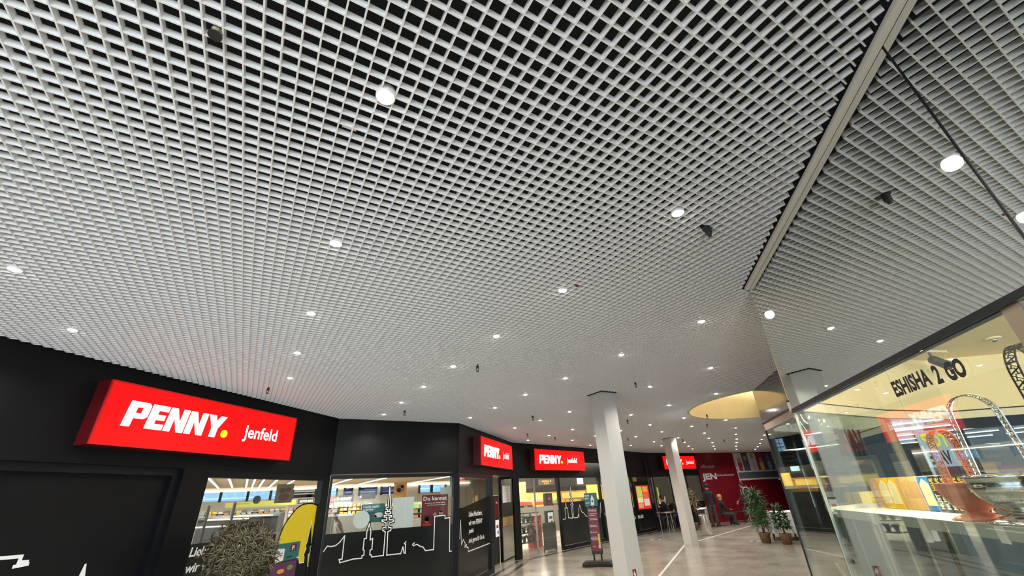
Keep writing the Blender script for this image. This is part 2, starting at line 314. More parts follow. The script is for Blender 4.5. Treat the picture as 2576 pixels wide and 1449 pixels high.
mb = MB(); mb.lathe(c, [(0.0, -.022), (0.022, -.024), (0.022, -.028), (0.0, -.028)], 12); obj('deflector', mb, M_BLKP, t)
mb = MB(); mb.tube([c+Vector((-.014, 0, 0)), c+Vector((-.016, 0, -.014)), c+Vector((0, 0, -.024))], .004, 6); mb.tube([c+Vector((.014, 0, 0)), c+Vector((.016, 0, -.014)), c+Vector((0, 0, -.024))], .004, 6); obj('frame_arm', mb, M_BRASS, t)
c = ceil_at(1778, 574); c = Vector((c.x, c.y, CEIL)); t = thing('detector', 'black detector hanging on a short bracket beside a downlight', 'detector', c)
mb = MB(); mb.box(c.x-.035, c.x+.035, c.y-.02, c.y+.02, CEIL-.004, CEIL+.03); obj('bracket', mb, M_BLKP, t)
mb = MB(); mb.lathe((c.x-.012, c.y-.01, CEIL), [(0.0, 0.0), (0.02, 0.0), (0.022, -.05), (0.012, -.06), (0.012, -.072), (0.0, -.072)], 12); obj('body', mb, M_BLKP, t)
c = ceil_at(1452, 718); mb = MB(); mb.lathe((c.x, c.y, CEIL), [(0.0, 0.02), (0.014, 0.02), (0.014, -.008), (0.0, -.012)], 10); setp(obj('indicator_lamp', mb, mat('red_indicator', (0.25, 0.01, 0.02), 0.3), base=(c.x, c.y, CEIL)), 'tiny dark red indicator lamp in the grid ceiling', 'lamp')
c = ceil_at(878, 325); mb = MB(); mb.box(c.x-.03, c.x+.03, c.y-.012, c.y+.012, CEIL+.012, CEIL+.02); setp(obj('paper_scrap', mb, M_WHT, base=(c.x, c.y, CEIL)), 'white paper scrap lying in a ceiling cell below the brightest light', 'paper')
# ------------------------------------------------------------------ black shop walls on the left
M_GAP = mat('joint_black', (0.004, 0.004, 0.005), 0.6)
wa = thing('wall_left', 'black painted shop wall on the left with a recessed panel', None, FA.p(0, 0), kind='structure')
mb = MB(); mb.fbox(FA, -9, 0, 2.08, TOP, -.25, 0); obj('fascia', mb, M_BLK, wa)
mb = MB(); mb.fbox(FA, -2.80, -2.45, 0, 2.08, -.25, -.002); obj('pier', mb, M_BLK, wa)
mb = MB(); mb.fbox(FA, -9, -2.80, 0.08, 2.08, -.2, -.13); obj('recessed_panel', mb, M_BLK, wa)
mb = MB(); mb.fbox(FA, -9, -2.80, 2.0, 2.08, -.13, -.06); mb.fbox(FA, -2.88, -2.80, 0, 2.0, -.13, -.06); obj('reveal_frame', mb, M_BLK2, wa)
mb = MB(); mb.fbox(FA, -2.45, 0, 1.99, 2.08, -.12, -.01); mb.fbox(FA, -.19, 0, 0, 1.99, -.12, -.01); mb.fbox(FA, -2.45, -.19, 0, .12, -.12, -.01); obj('window_frame', mb, M_BLK2, wa)
wb = thing('wall_back_left', 'black painted shop wall facing the walkway above the skyline window', None, FB.p(0, 0), kind='structure')
mb = MB(); mb.fbox(FB, -2.516, 0, 2.10, TOP, -.25, 0); obj('fascia', mb, M_BLK, wb)
mb = MB(); mb.fbox(FB, -2.516, 0, 2.02, 2.085, -.12, -.012); mb.fbox(FB, -.11, 0.0, 0, 2.02, -.12, -.012); mb.fbox(FB, -2.516, -2.475, 0, 2.02, -.12, -.012); mb.fbox(FB, -2.516, 0, 0, .12, -.12, -.012); obj('window_frame', mb, M_BLK2, wb)
wc = thing('wall_entrance', 'black painted shop wall around the open entrance', None, FC.p(0, 0), kind='structure')
mb = MB(); mb.fbox(FC, 0, LC, 2.10, TOP, -.25, 0); obj('fascia', mb, M_BLK, wc)
mb = MB(); mb.fbox(FC, 0, 2.33, 2.0, 2.10, -.12, -.01); mb.fbox(FC, 0, .07, 0, 2.0, -.12, -.01); mb.fbox(FC, 2.10, 2.30, 0, 2.0, -.12, -.01); mb.fbox(FC, .07, 2.1, 0, .1, -.12, -.01); obj('window_frame', mb, M_BLK2, wc)
wd = thing('wall_far_left', 'black painted shop wall with the glazed door and long window front', None, FD.p(0, 0), kind='structure')
mb = MB(); mb.fbox(FD, -.12, LD, 2.06, TOP, -.25, 0); obj('fascia', mb, M_BLK, wd)
mb = MB(); mb.fbox(FD, .0, .27, 0, 2.06, -.06, 0.0); obj('pier', mb, M_BLK, wd)
for a in (2.30, 4.90, 7.45, 9.25):
    mb = MB(); mb.fbox(FD, a-.045, a+.045, 0, 2.06, -.1, -.005); obj('mullion', mb, M_BLK2, wd)
mb = MB(); mb.fbox(FD, 2.3, LD, 0, .1, -.1, -.005); obj('sill', mb, M_BLK2, wd)
mb = MB(); mb.tube([FD.p(8.72, 3.05, .05), FD.p(8.72, 2.86, .06), FD.p(8.9, 2.84, .06), FD.p(8.95, 1.75, .06)], .025, 8); setp(obj('drain_pipe', mb, M_BLK2, base=FD.p(8.72, 3.05, .05)), 'black pipe running down the far wall above the lit poster case', 'pipe')
we = thing('wall_far_end', 'dark wall stretch carrying the farthest red sign', None, FE.p(0, 0), kind='structure')
mb = MB(); mb.fbox(FE, 0, LE, 2.06, TOP, -.25, 0); obj('fascia', mb, M_BLK, we)
mb = MB()
for a in (0.05, 1.2, 2.35, LE-.05): mb.fbox(FE, a-.04, a+.04, 0, 2.06, -.1, 0)
mb.fbox(FE, 0, LE, 0, .15, -.1, 0); obj('window_frame', mb, M_BLK2, we)
# ------------------------------------------------------------------ columns
M_CAP = mat('cap_black', (0.01, 0.01, 0.01), 0.6)
def column(x0, y0, sz, label):
    t = thing('column', label, 'column', (x0+sz/2, y0+sz/2, 0))
    mb = MB(); mb.box(x0, x0+sz, y0, y0+sz, 0, CEIL-.006); obj('shaft', mb, M_COLM, t)
    mb = MB(); mb.box(x0-.035, x0+sz+.035, y0-.035, y0+sz+.035, CEIL-.006, CEIL+.03); obj('ceiling_collar', mb, M_CAP, t)
    return t
column(4.834, 5.18, 0.293, 'square white column in the middle, the nearer of the two')
column(11.93, 9.83, 0.30, 'square white column farther back, beside the steel bin')
M_STK = mat('sticker_red', (0.30, 0.012, 0.02), 0.4)
FCOL = Frame((4.834, 5.18), 0.0)
a, z = FCOL.pix(1595, 1432); mb = MB(); mb.fbox(FCOL, a-.035, a+.035, z-.12, z, 0.0005, .0015, 0)
dog = [(-.02, -.10), (-.012, -.075), (-.02, -.055), (-.012, -.03), (0, -.02), (.008, -.04), (.022, -.065), (.022, -.08), (.01, -.075), (.008, -.1), (0, -.1), (0, -.075), (-.008, -.08), (-.012, -.1)]
mb.fpoly(FCOL, [(a+x, z+y) for x, y in dog], .0015, .002, 1); setp(obj('dog_sticker', mb, [M_STK, M_WHT], base=FCOL.p(a, z-.12, .0005)), 'dark red sticker with a white dog on the nearer column', 'sticker')
# ------------------------------------------------------------------ red illuminated signs
LET = {'P': [[(0, 0), (.28, 0), (.28, 1), (0, 1)], [(.28, .78), (.5, .78), (.5, 1), (.28, 1)], [(.28, .34), (.5, .34), (.5, .55), (.28, .55)], [(.5, .34), (.62, .34), (.74, .44), (.74, .9), (.64, 1), (.5, 1)]],
       'E': [[(0, 0), (.28, 0), (.28, 1), (0, 1)], [(.28, .77), (.64, .77), (.64, 1), (.28, 1)], [(.28, .39), (.6, .39), (.6, .61), (.28, .61)], [(.28, 0), (.64, 0), (.64, .23), (.28, .23)]],
       'N': [[(0, 0), (.25, 0), (.25, 1), (0, 1)], [(.53, 0), (.78, 0), (.78, 1), (.53, 1)], [(.25, 1), (.25, .62), (.53, 0), (.53, .38)]],
       'Y': [[(0, 1), (.28, .4), (.56, .4), (.3, 1)], [(.56, 1), (.28, .4), (.56, .4), (.86, 1)], [(.28, 0), (.56, 0), (.56, .4), (.28, .4)]]}
ADV = {'P': .77, 'E': .68, 'N': .82, 'Y': .86}
def sign(F, a0, z0, label, W_=2.695, H_=0.635, D_=.20):
    t = thing('illuminated_sign', label, 'sign', F.p(a0, z0, 0), 'red illuminated shop signs')
    mb = MB(); mb.fbox(F, a0, a0+W_, z0, z0+H_, 0.0, D_-.02); obj('housing', mb, M_REDS, t, label='dark red sides of the sign box')
    mb = MB(); e = .014
    for q in ((a0, a0+W_, z0, z0+e), (a0, a0+W_, z0+H_-e, z0+H_), (a0, a0+e, z0+e, z0+H_-e), (a0+W_-e, a0+W_, z0+e, z0+H_-e)): mb.fbox(F, *q, D_-.02, D_+.004)
    obj('face_frame', mb, M_REDE, t)
    mb = MB(); mb.fbox(F, a0+e, a0+W_-e, z0+e, z0+H_-e, D_-.02, D_-.004); fc = obj('face', mb, M_REDF, t, label='glowing red face')
    u = H_/0.635; x = a0+.215*u; zb = z0+.20*u; h = .262*u; sl = .12; o = D_-.0035
    for ch in 'PENNY':
        mb = MB()
        for poly in LET[ch]: mb.fpoly(F, [(x+(p[0]*1.11+p[1]*sl)*h, zb+p[1]*h) for p in poly], o, o+.012)
        obj('letter', mb, M_SLET, fc); x += ADV[ch]*1.16*h
    r_ = .047*u; cx, cz = a0+1.445*u, z0+.255*u
    mb = MB(); mb.fpoly(F, [(cx+r_*math.cos(2*math.pi*k/24), cz+r_*math.sin(2*math.pi*k/24)) for k in range(24)], o, o+.012); obj('dot', mb, M_SDOT, fc, label='yellow dot after the lettering')
    mb = MB(); text(mb, F, 'Jenfeld', a0+1.745*u, a0+2.355*u, z0+.192*u, z0+.41*u, o+.002, bold=.02); obj('town_lettering', mb, M_SLET, fc, label='thin white lettering')
    return t
sign(FA, -4.017, 2.238, 'largest red illuminated sign, on the black wall at the left')
sign(FC, 0.855, 2.262, 'red illuminated sign over the entrance, second from the left')
sign(FD, 0.86, 2.278, 'red illuminated sign over the glazed door, left of the nearer column', W_=2.85)
sign(FE, .76, 2.345, 'farthest red illuminated sign, partly hidden by the farther column', W_=2.3, H_=.585)
# ------------------------------------------------------------------ mirrored kiosk fascia on the right
kf = thing('kiosk_fascia', 'mirrored fascia of the glass kiosk reflecting the grid ceiling', 'fascia', FK.p(0, 2.04))
JN = -2.245
mb = MB(); mb.fbox(FK, JN+.006, -.004, 2.055, CEIL+.02, -.04, 0); obj('mirror_panel', mb, M_MIR, kf)
mb = MB(); mb.fbox(FK, -6, JN-.006, 2.055, CEIL+.02, -.04, 0); obj('mirror_panel', mb, M_MIR, kf)
mb = MB(); mb.fbox(FK, JN-.006, JN+.006, 2.05, CEIL+.02, -.03, -.003); obj('joint', mb, M_GAP, kf, label='black joint between the mirror panels')
mb = MB(); mb.fbox(FK, -6, 0, 2.028, 2.055, -.05, .006); obj('bottom_profile', mb, M_BLK2, kf)
mb = MB(); mb.fbox(FK, -6, -.004, 2.055, CEIL+.1, -.09, -.04); obj('backing', mb, M_VOID, kf)
mb = MB(); mb.fbox(FK, -6, .006, CEIL-.004, CEIL+.02, .0015, .034); setp(obj('trim_1', mb, M_TRIM, kind='structure', base=FK.p(0, CEIL)), 'cream edge trim between grid ceiling and mirrored fascia')
# fascia and glass front of the store beyond the kiosk
cs = thing('wall_right', 'storefront of the shop beyond the kiosk, metal fascia over dark glass', None, FCS.p(0, 0), kind='structure')
mb = MB(); mb.fbox(FCS, -3.2, 0, 2.52, CEIL+.03, -.08, 0); obj('fascia_panel', mb, M_MIR2, cs)
mb = MB(); mb.fbox(FCS, -3.2, 0, 2.495, 2.52, -.06, .012); obj('fascia_edge', mb, M_BLK2, cs)
mb = MB(); mb.fbox(FCS, -3.2, -.02, 2.385, 2.495, -.06, -.005); obj('beam', mb, mat('beam_pinkish', (0.40, 0.31, 0.27), 0.4, noise=.1, nscale=8), cs)
mb = MB(); mb.slab([(C3.x+.03, C3.y-.03), (29, C3.y+.54*21.3-.03), (29, C3.y+.54*21.3-.1), (C3.x+.05, C3.y-.1)], 0, TOP); obj('return_wall', mb, mat('grey_wall', (.35, .34, .33), .6), cs)
for a0, a1 in ((-1.15, -.04), (-3.2, -1.16)):
    mb = MB(); mb.fbox(FCS, a0, a1, .06, 2.385, -.02, -.008); obj('glass_pane', mb, M_KGL, cs)
mb = MB(); mb.fbox(FCS, -.04, 0, 0, 2.385, -.03, 0.0); obj('edge_post', mb, M_BLK2, cs)
mb = MB(); mb.fbox(FCS, -3.2, 0, 0, .06, -.03, 0.0); obj('sill', mb, M_BLK2, cs)
# ------------------------------------------------------------------ glass kiosk on the right
M_KCEIL = mat('kiosk_cream', (0.78, 0.63, 0.33), 0.6, noise=0.05, nscale=1.5)
M_KCEIL2 = mat('kiosk_cream_trim', (0.70, 0.60, 0.38), 0.5)
M_SHELF = mat('shelf_white', (0.72, 0.70, 0.62), 0.4, noise=.04, nscale=9)
M_KGREY = mat('kiosk_grey_panel', (0.05, 0.058, 0.05), 0.4, noise=.25, nscale=5)
KC = 2.65
FS = Frame(P1, math.degrees(math.atan2(CK.y-P1.y, CK.x-P1.x)), ref=(4, 0)); LS = (CK-P1).length          # side glass, o towards the inside
FS2 = Frame(CK, math.degrees(math.atan2(S2.y-CK.y, S2.x-CK.x)), ref=(4, 0)); LS2 = (S2-CK).length
S3 = S2 + Vector((0.76, -0.65)).normalized()*3.2; FS3 = Frame(S2, math.degrees(math.atan2(S3.y-S2.y, S3.x-S2.x))); LS3 = (S3-S2).length
kd = thing('kiosk', 'glass walled kiosk on the right with cream ceiling and bronze posts', 'kiosk', FK.p(0, 0))
KP = [FK.p(-6, 0, -.05).xy, FK.p(-.02, 0, -.05).xy, FS.p(LS, 0, .02).xy, S2, S3]
mb = MB(); mb.slab(KP, KC, KC+.04); obj('ceiling_panel', mb, M_KCEIL, kd)
mb = MB(); mb.fbox(FK, -6, -.03, 2.055, KC, -.10, -.092); obj('fascia_lining', mb, M_KCEIL, kd)
mb = MB(); mb.fbox(FS, .03, LS, 2.125, KC, -.02, 0); mb.fbox(FS2, 0, LS2, 2.125, KC, -.02, 0); obj('bulkhead', mb, M_KCEIL, kd)
mb = MB(); mb.fbox(FS3, 0, LS3, 2.125, KC, -.02, 0); obj('bulkhead', mb, M_KCEIL, kd)
mb = MB(); mb.fbox(FS, .02, LS, 2.045, 2.112, -.03, .012); mb.fbox(FS2, 0, LS2, 2.045, 2.112, -.03, .012); mb.fbox(FS3, 0, LS3, 2.045, 2.112, -.03, .012); obj('head_rail', mb, M_KCEIL2, kd)
mb = MB(); mb.fbox(FS, .02, LS, 2.112, 2.125, -.03, -.004); mb.fbox(FS2, 0, LS2, 2.112, 2.125, -.03, -.004); mb.fbox(FS3, 0, LS3, 2.112, 2.125, -.03, -.004); obj('shadow_gap', mb, M_GAP, kd)
for a0, a1 in ((-1.297, -.004), (-2.03, -1.303), (-4.2, -2.10)):
    mb = MB(); mb.fbox(FK, a0, a1, .06, 2.028, -.016, -.006); obj('front_glass', mb, M_KGL, kd)
mb = MB(); mb.fbox(FS, .01, LS-.05, .06, 2.045, -.012, -.004); obj('side_glass', mb, M_KGL, kd)
mb = MB(); mb.fbox(FS2, .01, LS2-.03, .06, 2.045, -.012, -.004); obj('side_glass', mb, M_KGL, kd)
mb = MB(); mb.fbox(FS3, .03, LS3, .06, 2.045, -.012, -.004); obj('side_glass', mb, M_KGL, kd)
mb = MB(); mb.fbox(FS, LS-.06, LS, 0, 2.045, -.03, .014); obj('post', mb, M_BRZ, kd)
mb = MB(); mb.fbox(FS2, LS2-.03, LS2, 0, 2.045, -.02, .02); obj('post', mb, M_BLK2, kd)
mb = MB(); mb.fbox(FK, -2.10, -2.03, .06, 2.028, -.07, -.006); obj('post', mb, M_BRZ, kd)
mb = MB(); mb.fbox(FK, -.004, .006, .0, 2.028, -.02, -.004); obj('glass_edge', mb, mat('glass_edge', (.45, .50, .45), .2), kd)
mb = MB(); mb.fbox(FK, -6, 0, 0, .06, -.05, 0); mb.fbox(FS, 0, LS, 0, .06, -.03, .01); obj('plinth', mb, M_BLK2, kd)
mb = MB(); mb.fbox(FS3, .02, LS3, 1.95, 2.045, -.03, .004); obj('dark_rail', mb, M_BLK2, kd)
mb = MB(); mb.fbox(FK, -4.2, -2.16, 1.9, 2.62, -.5, -.45); obj('dark_valance', mb, M_BLKP, kd)
# rooms of the store behind: dark ceiling with rows of tubes, back wall with daylight windows
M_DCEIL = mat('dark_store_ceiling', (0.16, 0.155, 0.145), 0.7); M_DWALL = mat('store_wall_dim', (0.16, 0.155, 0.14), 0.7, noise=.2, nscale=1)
rm = thing('wall_back_right', 'dim store room behind the kiosk with daylight windows at its back', None, (20, 0, 0), kind='structure')
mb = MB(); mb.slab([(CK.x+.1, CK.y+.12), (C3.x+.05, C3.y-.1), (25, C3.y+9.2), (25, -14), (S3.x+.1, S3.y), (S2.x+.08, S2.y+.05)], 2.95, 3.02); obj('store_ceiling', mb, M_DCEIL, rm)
def bx(px, py, X):
    d = ray(px, py); t = X/d.x; return d.y*t, EYE+d.z*t
WINS = []
for x0, x1, y0, y1 in ((2027, 2046, 1106, 1178), (1936, 1976, 1108, 1133)):
    WINS.append((bx(x1, y0, 25)[0], bx(x0, y0, 25)[0], bx(x0, y1, 25)[1], min(2.9, bx(x0, y0, 25)[1])))
ys = [-14]+[v for q in WINS for v in q[:2]]+[14.2]
mb = MB()
for i in range(0, len(ys)-1, 2): mb.box(25, 25.1, ys[i], ys[i+1], 0, 3.0)
for y0, y1, z0, z1 in WINS: mb.box(25, 25.1, y0, y1, 0, z0); mb.box(25, 25.1, y0, y1, z1, 3.0)
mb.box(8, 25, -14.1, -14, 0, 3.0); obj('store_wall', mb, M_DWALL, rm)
M_WPANE = glass('daylight_pane', (0.16, 0.24, 0.32), 0.04)
for y0, y1, z0, z1 in WINS:
    mb = MB(); mb.box(25.03, 25.05, y0, y1, z0, z1); obj('window_pane', mb, M_WPANE, rm)
dv = Vector((-.17, .98)).normalized()
def led(name, a, b, z, label, grp, wd=.045, em=M_LED):
    a = Vector(a); b = Vector(b); c = (a+b)/2; n = Vector((-(b-a).y, (b-a).x)).normalized()*wd/2
    t = thing('strip_light', label, 'lamp', (c.x, c.y, z), grp)
    mb = MB(); mb.slab([a-n*1.6, b-n*1.6, b+n*1.6, a+n*1.6], z+.01, z+.06); obj('housing', mb, M_WHT, t)
    mb = MB(); mb.slab([a-n, b-n, b+n, a+n], z-.012, z+.01); obj('tube', mb, em, t); return t
for k, dd in enumerate((10.8, 12.5, 14.3, 16.2, 18.2, 20.4)):
    c0 = Vector((dd, 0.28*dd-1.1)); L_ = 5.4+.4*k
    led('strip_light', c0-dv*L_*.55-dv*1.6, c0-dv*.75, 2.58, '%s tube light of the near half, deep in the store behind the kiosk' % ORD[k], 'tube lights in the store behind the kiosk')
    led('strip_light', c0-dv*.45, c0+dv*L_*.28, 2.58, '%s tube light of the far half, deep in the store behind the kiosk' % ORD[k], 'tube lights in the store behind the kiosk')
al = bpy.data.lights.new('store_glow', 'AREA'); al.energy = 60; al.shape = 'RECTANGLE'; al.size = 6; al.size_y = 3; al.color = (1, .93, .8); ao = bpy.data.objects.new('store_glow', al); COL.objects.link(ao); ao.location = (11, 0.5, 2.6)  # fill light added to brighten the dim store
al = bpy.data.lights.new('store_glow', 'AREA'); al.energy = 130; al.shape = 'RECTANGLE'; al.size = 4; al.size_y = 3; al.color = (1, .9, .75); ao = bpy.data.objects.new('store_glow', al); COL.objects.link(ao); ao.location = (13.5, 5.2, 2.85)  # second fill light added deeper in the same store
# shelving and a counter in that room
M_GOODS = [mat('goods_%s' % n_, c_, .5) for n_, c_ in (('amber', (.50, .25, .05)), ('brown', (.12, .06, .03)), ('olive', (.14, .13, .06)), ('grey', (.22, .22, .21)), ('white', (.6, .58, .52)), ('maroon', (.25, .03, .05)), ('green', (.06, .12, .05)), ('yellow', (.7, .5, .05)))]
def xboard(px0, px1, py0, py1, X, m, label, name='display_board', cat='board', extra=()):
    ya, zt3 = bx(px0, py0, X); yb, zb3 = bx(px1, py1, X); mb = MB(); mb.box(X, X+.04, yb, ya, zb3, zt3)
    mats = [m]
    for u0, u1, v0, v1, c_ in extra:
        mats.append(c_); mb.box(X-.01, X, ya+(yb-ya)*u1, ya+(yb-ya)*u0, zb3+(zt3-zb3)*v0, zb3+(zt3-zb3)*v1, len(mats)-1)
    return setp(obj(name, mb, mats, base=(X, (ya+yb)/2, zb3)), label, cat)
M_AMB = mat('amber_wood', (.62, .33, .08), .5, emit=.12); M_PALEW = mat('pale_board', (.22, .23, .24), .6); M_DKB = mat('dark_picture', (.02, .02, .05), .4)
xboard(1992, 2026, 1128, 1195, 17, M_PALEW, 'pale board with four dark pictures inside the right store', extra=[(.1, .45, .62, .92, M_DKB), (.55, .9, .62, .92, M_DKB), (.1, .45, .25, .5, mat('blue_picture', (.04, .05, .14), .4)), (.55, .9, .25, .5, mat('blue_picture', (.04, .05, .14), .4))])
M_WINGLOW = mat('daylight_blue', (.4, .6, .8), .3, emit=.75, ecol=(.32, .58, .85))  # glow put into the colour, imitating daylight in window panes
xboard(1940, 1976, 1106, 1134, 14.0, M_WINGLOW, 'pale blue daylight window with bars at the left of the right store', 'daylight_window', 'window', extra=[(.3, .34, 0, 1, M_BLK2), (.62, .66, 0, 1, M_BLK2), (0, 1, .3, .36, M_BLK2), (0, 1, .6, .64, M_BLK2)])  # glowing board added inside the store, not an opening to the sky
xboard(2024, 2043, 1106, 1180, 14.0, M_WINGLOW, 'tall narrow blue glowing board imitating a window near the kiosk corner', 'daylight_window', 'window')  # second glowing board added, standing in for a daylit window
ct = thing('counter', 'long counter with amber lit front inside the right store', 'counter', (15.5, bx(2010, 1260, 15.5)[0], 0))
for nm, px0, px1, py0, py1, m_ in (('front_panel', 1972, 2056, 1212, 1236, M_AMB), ('base_panel', 1986, 2064, 1238, 1318, mat('dim_grey_front', (.06, .06, .055), .5, noise=.4, nscale=3))):
    ya, zt3 = bx(px0, py0, 15.5); yb, zb3 = bx(px1, py1, 15.5); mb = MB(); mb.box(15.5, 15.6, yb, ya, max(0, zb3), zt3); obj(nm, mb, m_, ct)
ms = thing('stair_flight', 'dim open stair flight inside the right store', 'stairs', (18.5, bx(1975, 1200, 18.5)[0], 0))
for k in range(9):
    ya, z = bx(1962, 1205-11*k, 18.5); yb, _ = bx(1990, 1205-11*k, 18.5); mb = MB(); mb.box(18.4, 18.8, yb, ya, z-.03, z+.02); obj('tread', mb, M_PALEW, ms)
xboard(1934, 2070, 1074, 1104, 14.5, mat('black_beam', (.008, .008, .008), .5), 'black ceiling beam inside the right store', 'ceiling_beam', 'beam')
def shelf_unit(name, x, y, deg, wd, h, label, rows_=4, fill=M_GOODS, body=None, grp=None, n=9, dpt=.4):
    F = Frame((x, y), deg); t = thing(name, label, 'shelf', (x, y, 0), grp); body = body or M_KGREY
    mb = MB(); mb.fbox(F, 0, wd, 0, h, -dpt, -dpt+.03); obj('back_panel', mb, body, t)
    for a in (0, wd-.03):
        mb = MB(); mb.fbox(F, a, a+.03, 0, h, -dpt, 0); obj('upright', mb, body, t)
    for r_ in range(rows_):
        z = .12+(h-.2)*r_/rows_
        mb = MB(); mb.fbox(F, .03, wd-.03, z, z+.03, -dpt+.03, 0); obj('shelf_board', mb, body, t)
    for r_ in range(rows_):
        z = .15+(h-.2)*r_/rows_; hh = (h-.2)/rows_-.09; a = .06; cnt = 0
        while a < wd-.16:
            w_ = random.uniform(.6, 1.4)*wd/n; w_ = min(w_, wd-.06-a); k = random.randrange(len(fill))
            mb = MB(); h_ = hh*random.uniform(.6, 1); mb.fbox(F, a, a+w_*.92, z, z+h_, -dpt*.8, -.03)
            g = setp(obj('goods_box', mb, fill[k], base=F.p(a, z, -.1)), '%s %s pack on the %s shelf up, %s' % (ORD[cnt], fill[k].name.split('_')[1], ORD[r_], label), 'box', 'goods on the '+label); a += w_; cnt += 1
    return t
shelf_unit('display_shelf', 9.2, 2.0, 60, 2.6, 1.5, 'low dim unit in right store', 3, n=8)
shelf_unit('display_shelf', 13.5, 1.5, 80, 2.8, 1.9, 'tall dim unit behind kiosk', 4, n=8)
FO = Frame((16, -1), 75)
t = thing('sales_counter', 'amber lit sales counter inside the dim store', 'counter', FO.p(2, 0))
mb = MB(); mb.fbox(FO, 0, 5, 0, 1.0, -.6, 0); obj('body', mb, M_KGREY, t)
mb = MB(); mb.fbox(FO, -.05, 5.05, 1.0, 1.05, -.65, .05); obj('counter_top', mb, M_SHELF, t)
mb = MB(); mb.fbox(FO, 0, 5, 1.25, 1.75, -.7, -.66); obj('lit_panel', mb, mat('amber_panel', (.8, .42, .07), .5, emit=.35), t, label='amber backlit panel')
# ------------------------------------------------------------------ kiosk lettering, shelf and goods
wl = thing('window_lettering', 'black lettering stuck high on the kiosk front glass', 'lettering', FK.p(-1.3, 1.89, 0))
for q in (('ESHISHA', -1.305, -1.575, 1.890, 1.960, .042), ('2', -1.602, -1.64, 1.884, 1.957, .042), ('GO', -1.67, -1.772, 1.878, 1.950, .05)):
    mb = MB(); text(mb, FK, q[0], *q[1:5], -.004, bold=q[5]); obj('word', mb, M_GAP, wl)
mb = MB(); text(mb, FS, 'VAPE', .92, .50, 1.72, 1.93, .001, bold=.03)
setp(obj('window_lettering', mb, M_GAP, base=FS.p(.9, 1.72, 0)), 'large dark lettering on the kiosk side glass, seen from behind', 'lettering')
mb = MB(); mb.fbox(FS2, .28, .78, 1.62, 1.93, .0, .003, 0); text(mb, FS2, 'TOP', .74, .34, 1.79, 1.91, .0045, bold=.04, mi=1); text(mb, FS2, 'VAPE', .66, .34, 1.64, 1.76, .0045, bold=.03, mi=2)
setp(obj('poster', mb, [mat('poster_pale_blue', (.35, .42, .50), .4), mat('poster_lime', (.75, .8, .03), .4), M_GAP], base=FS2.p(.3, 1.62, 0)), 'pale blue poster with yellow and black letters on the kiosk glass', 'poster')
mb = MB()
for (a, z, q) in [(.10, 1.99, [(-.02, .03), (.0, .035), (.005, .0), (.05, -.03), (.048, -.042), (-.005, -.02)]), (.17, 2.0, [(0, .0), (.04, .02), (.045, .01), (.02, -.015)]), (.07, 1.93, [(-.03, .035), (-.018, .04), (.03, -.03), (.02, -.036)])]: mb.fpoly(FS, [(a+x, z+y) for x, y in q], .001, .003)
setp(obj('torn_sticker', mb, M_WHT, base=FS.p(.1, 1.97, 0)), 'torn white sticker scraps at the top corner of the kiosk glass', 'sticker')
mb = MB()
for (a, z, q) in [(.33, 1.985, [(-.02, 0), (-.005, .012), (.01, .0), (0, -.01)]), (.40, 1.98, [(-.022, -.014), (-.01, .018), (.02, .016), (.022, -.004)]), (.345, 1.955, [(-.02, -.006), (.0, .008), (.014, .004)])]: mb.fpoly(FS, [(a+x, z+y) for x, y in q], .001, .003)
setp(obj('torn_sticker', mb, M_WHT, base=FS.p(.35, 1.97, 0)), 'small worn white sticker rests beside the torn scraps on the glass', 'sticker')
ST = 1.392
t = thing('glass_shelf', 'long white display shelf behind the kiosk front glass', 'shelf', FK.p(-1, ST-.03, -.2))
mb = MB(); mb.fpoly(FK, [(0, 0)], 0, 0) if False else None
mb.slab([FK.p(-.06, 0, -.03).xy, FK.p(-4.0, 0, -.03).xy, FK.p(-4.0, 0, -.42).xy, FK.p(-.02, 0, -.42).xy], ST-.012, ST); obj('shelf_board', mb, M_SHELF, t)
mb = MB(); mb.fbox(FK, -4.0, -.06, ST-.045, ST, -.03, -.022); lip = obj('front_lip', mb, mat('shelf_lip_grey', (.42, .42, .36), .4), t)
for a in (-.56, -1.02, -1.50, -1.98):
    mb = MB(); mb.fbox(FK, a-.022, a+.022, ST-.055, ST-.002, -.022, -.0195); obj('price_holder', mb, M_SHELF, lip)
mb = MB(); mb.fbox(FK, -.99, -.97, ST-.10, ST-.045, -.05, -.03); mb.fbox(FK, -1.05, -1.03, ST-.09, ST-.045, -.05, -.03); obj('bracket', mb, M_SHELF, t)
mb = MB(); mb.slab([FS.p(.02, 0, .01).xy, FS.p(.02, 0, .14).xy, FS.p(1.3, 0, .14).xy, FS.p(1.3, 0, .01).xy], ST-.015, ST+.012); setp(obj('glass_shelf', mb, M_SHELF, base=FS.p(.1, ST, 0)), 'narrow pale side shelf along the kiosk side glass', 'shelf')
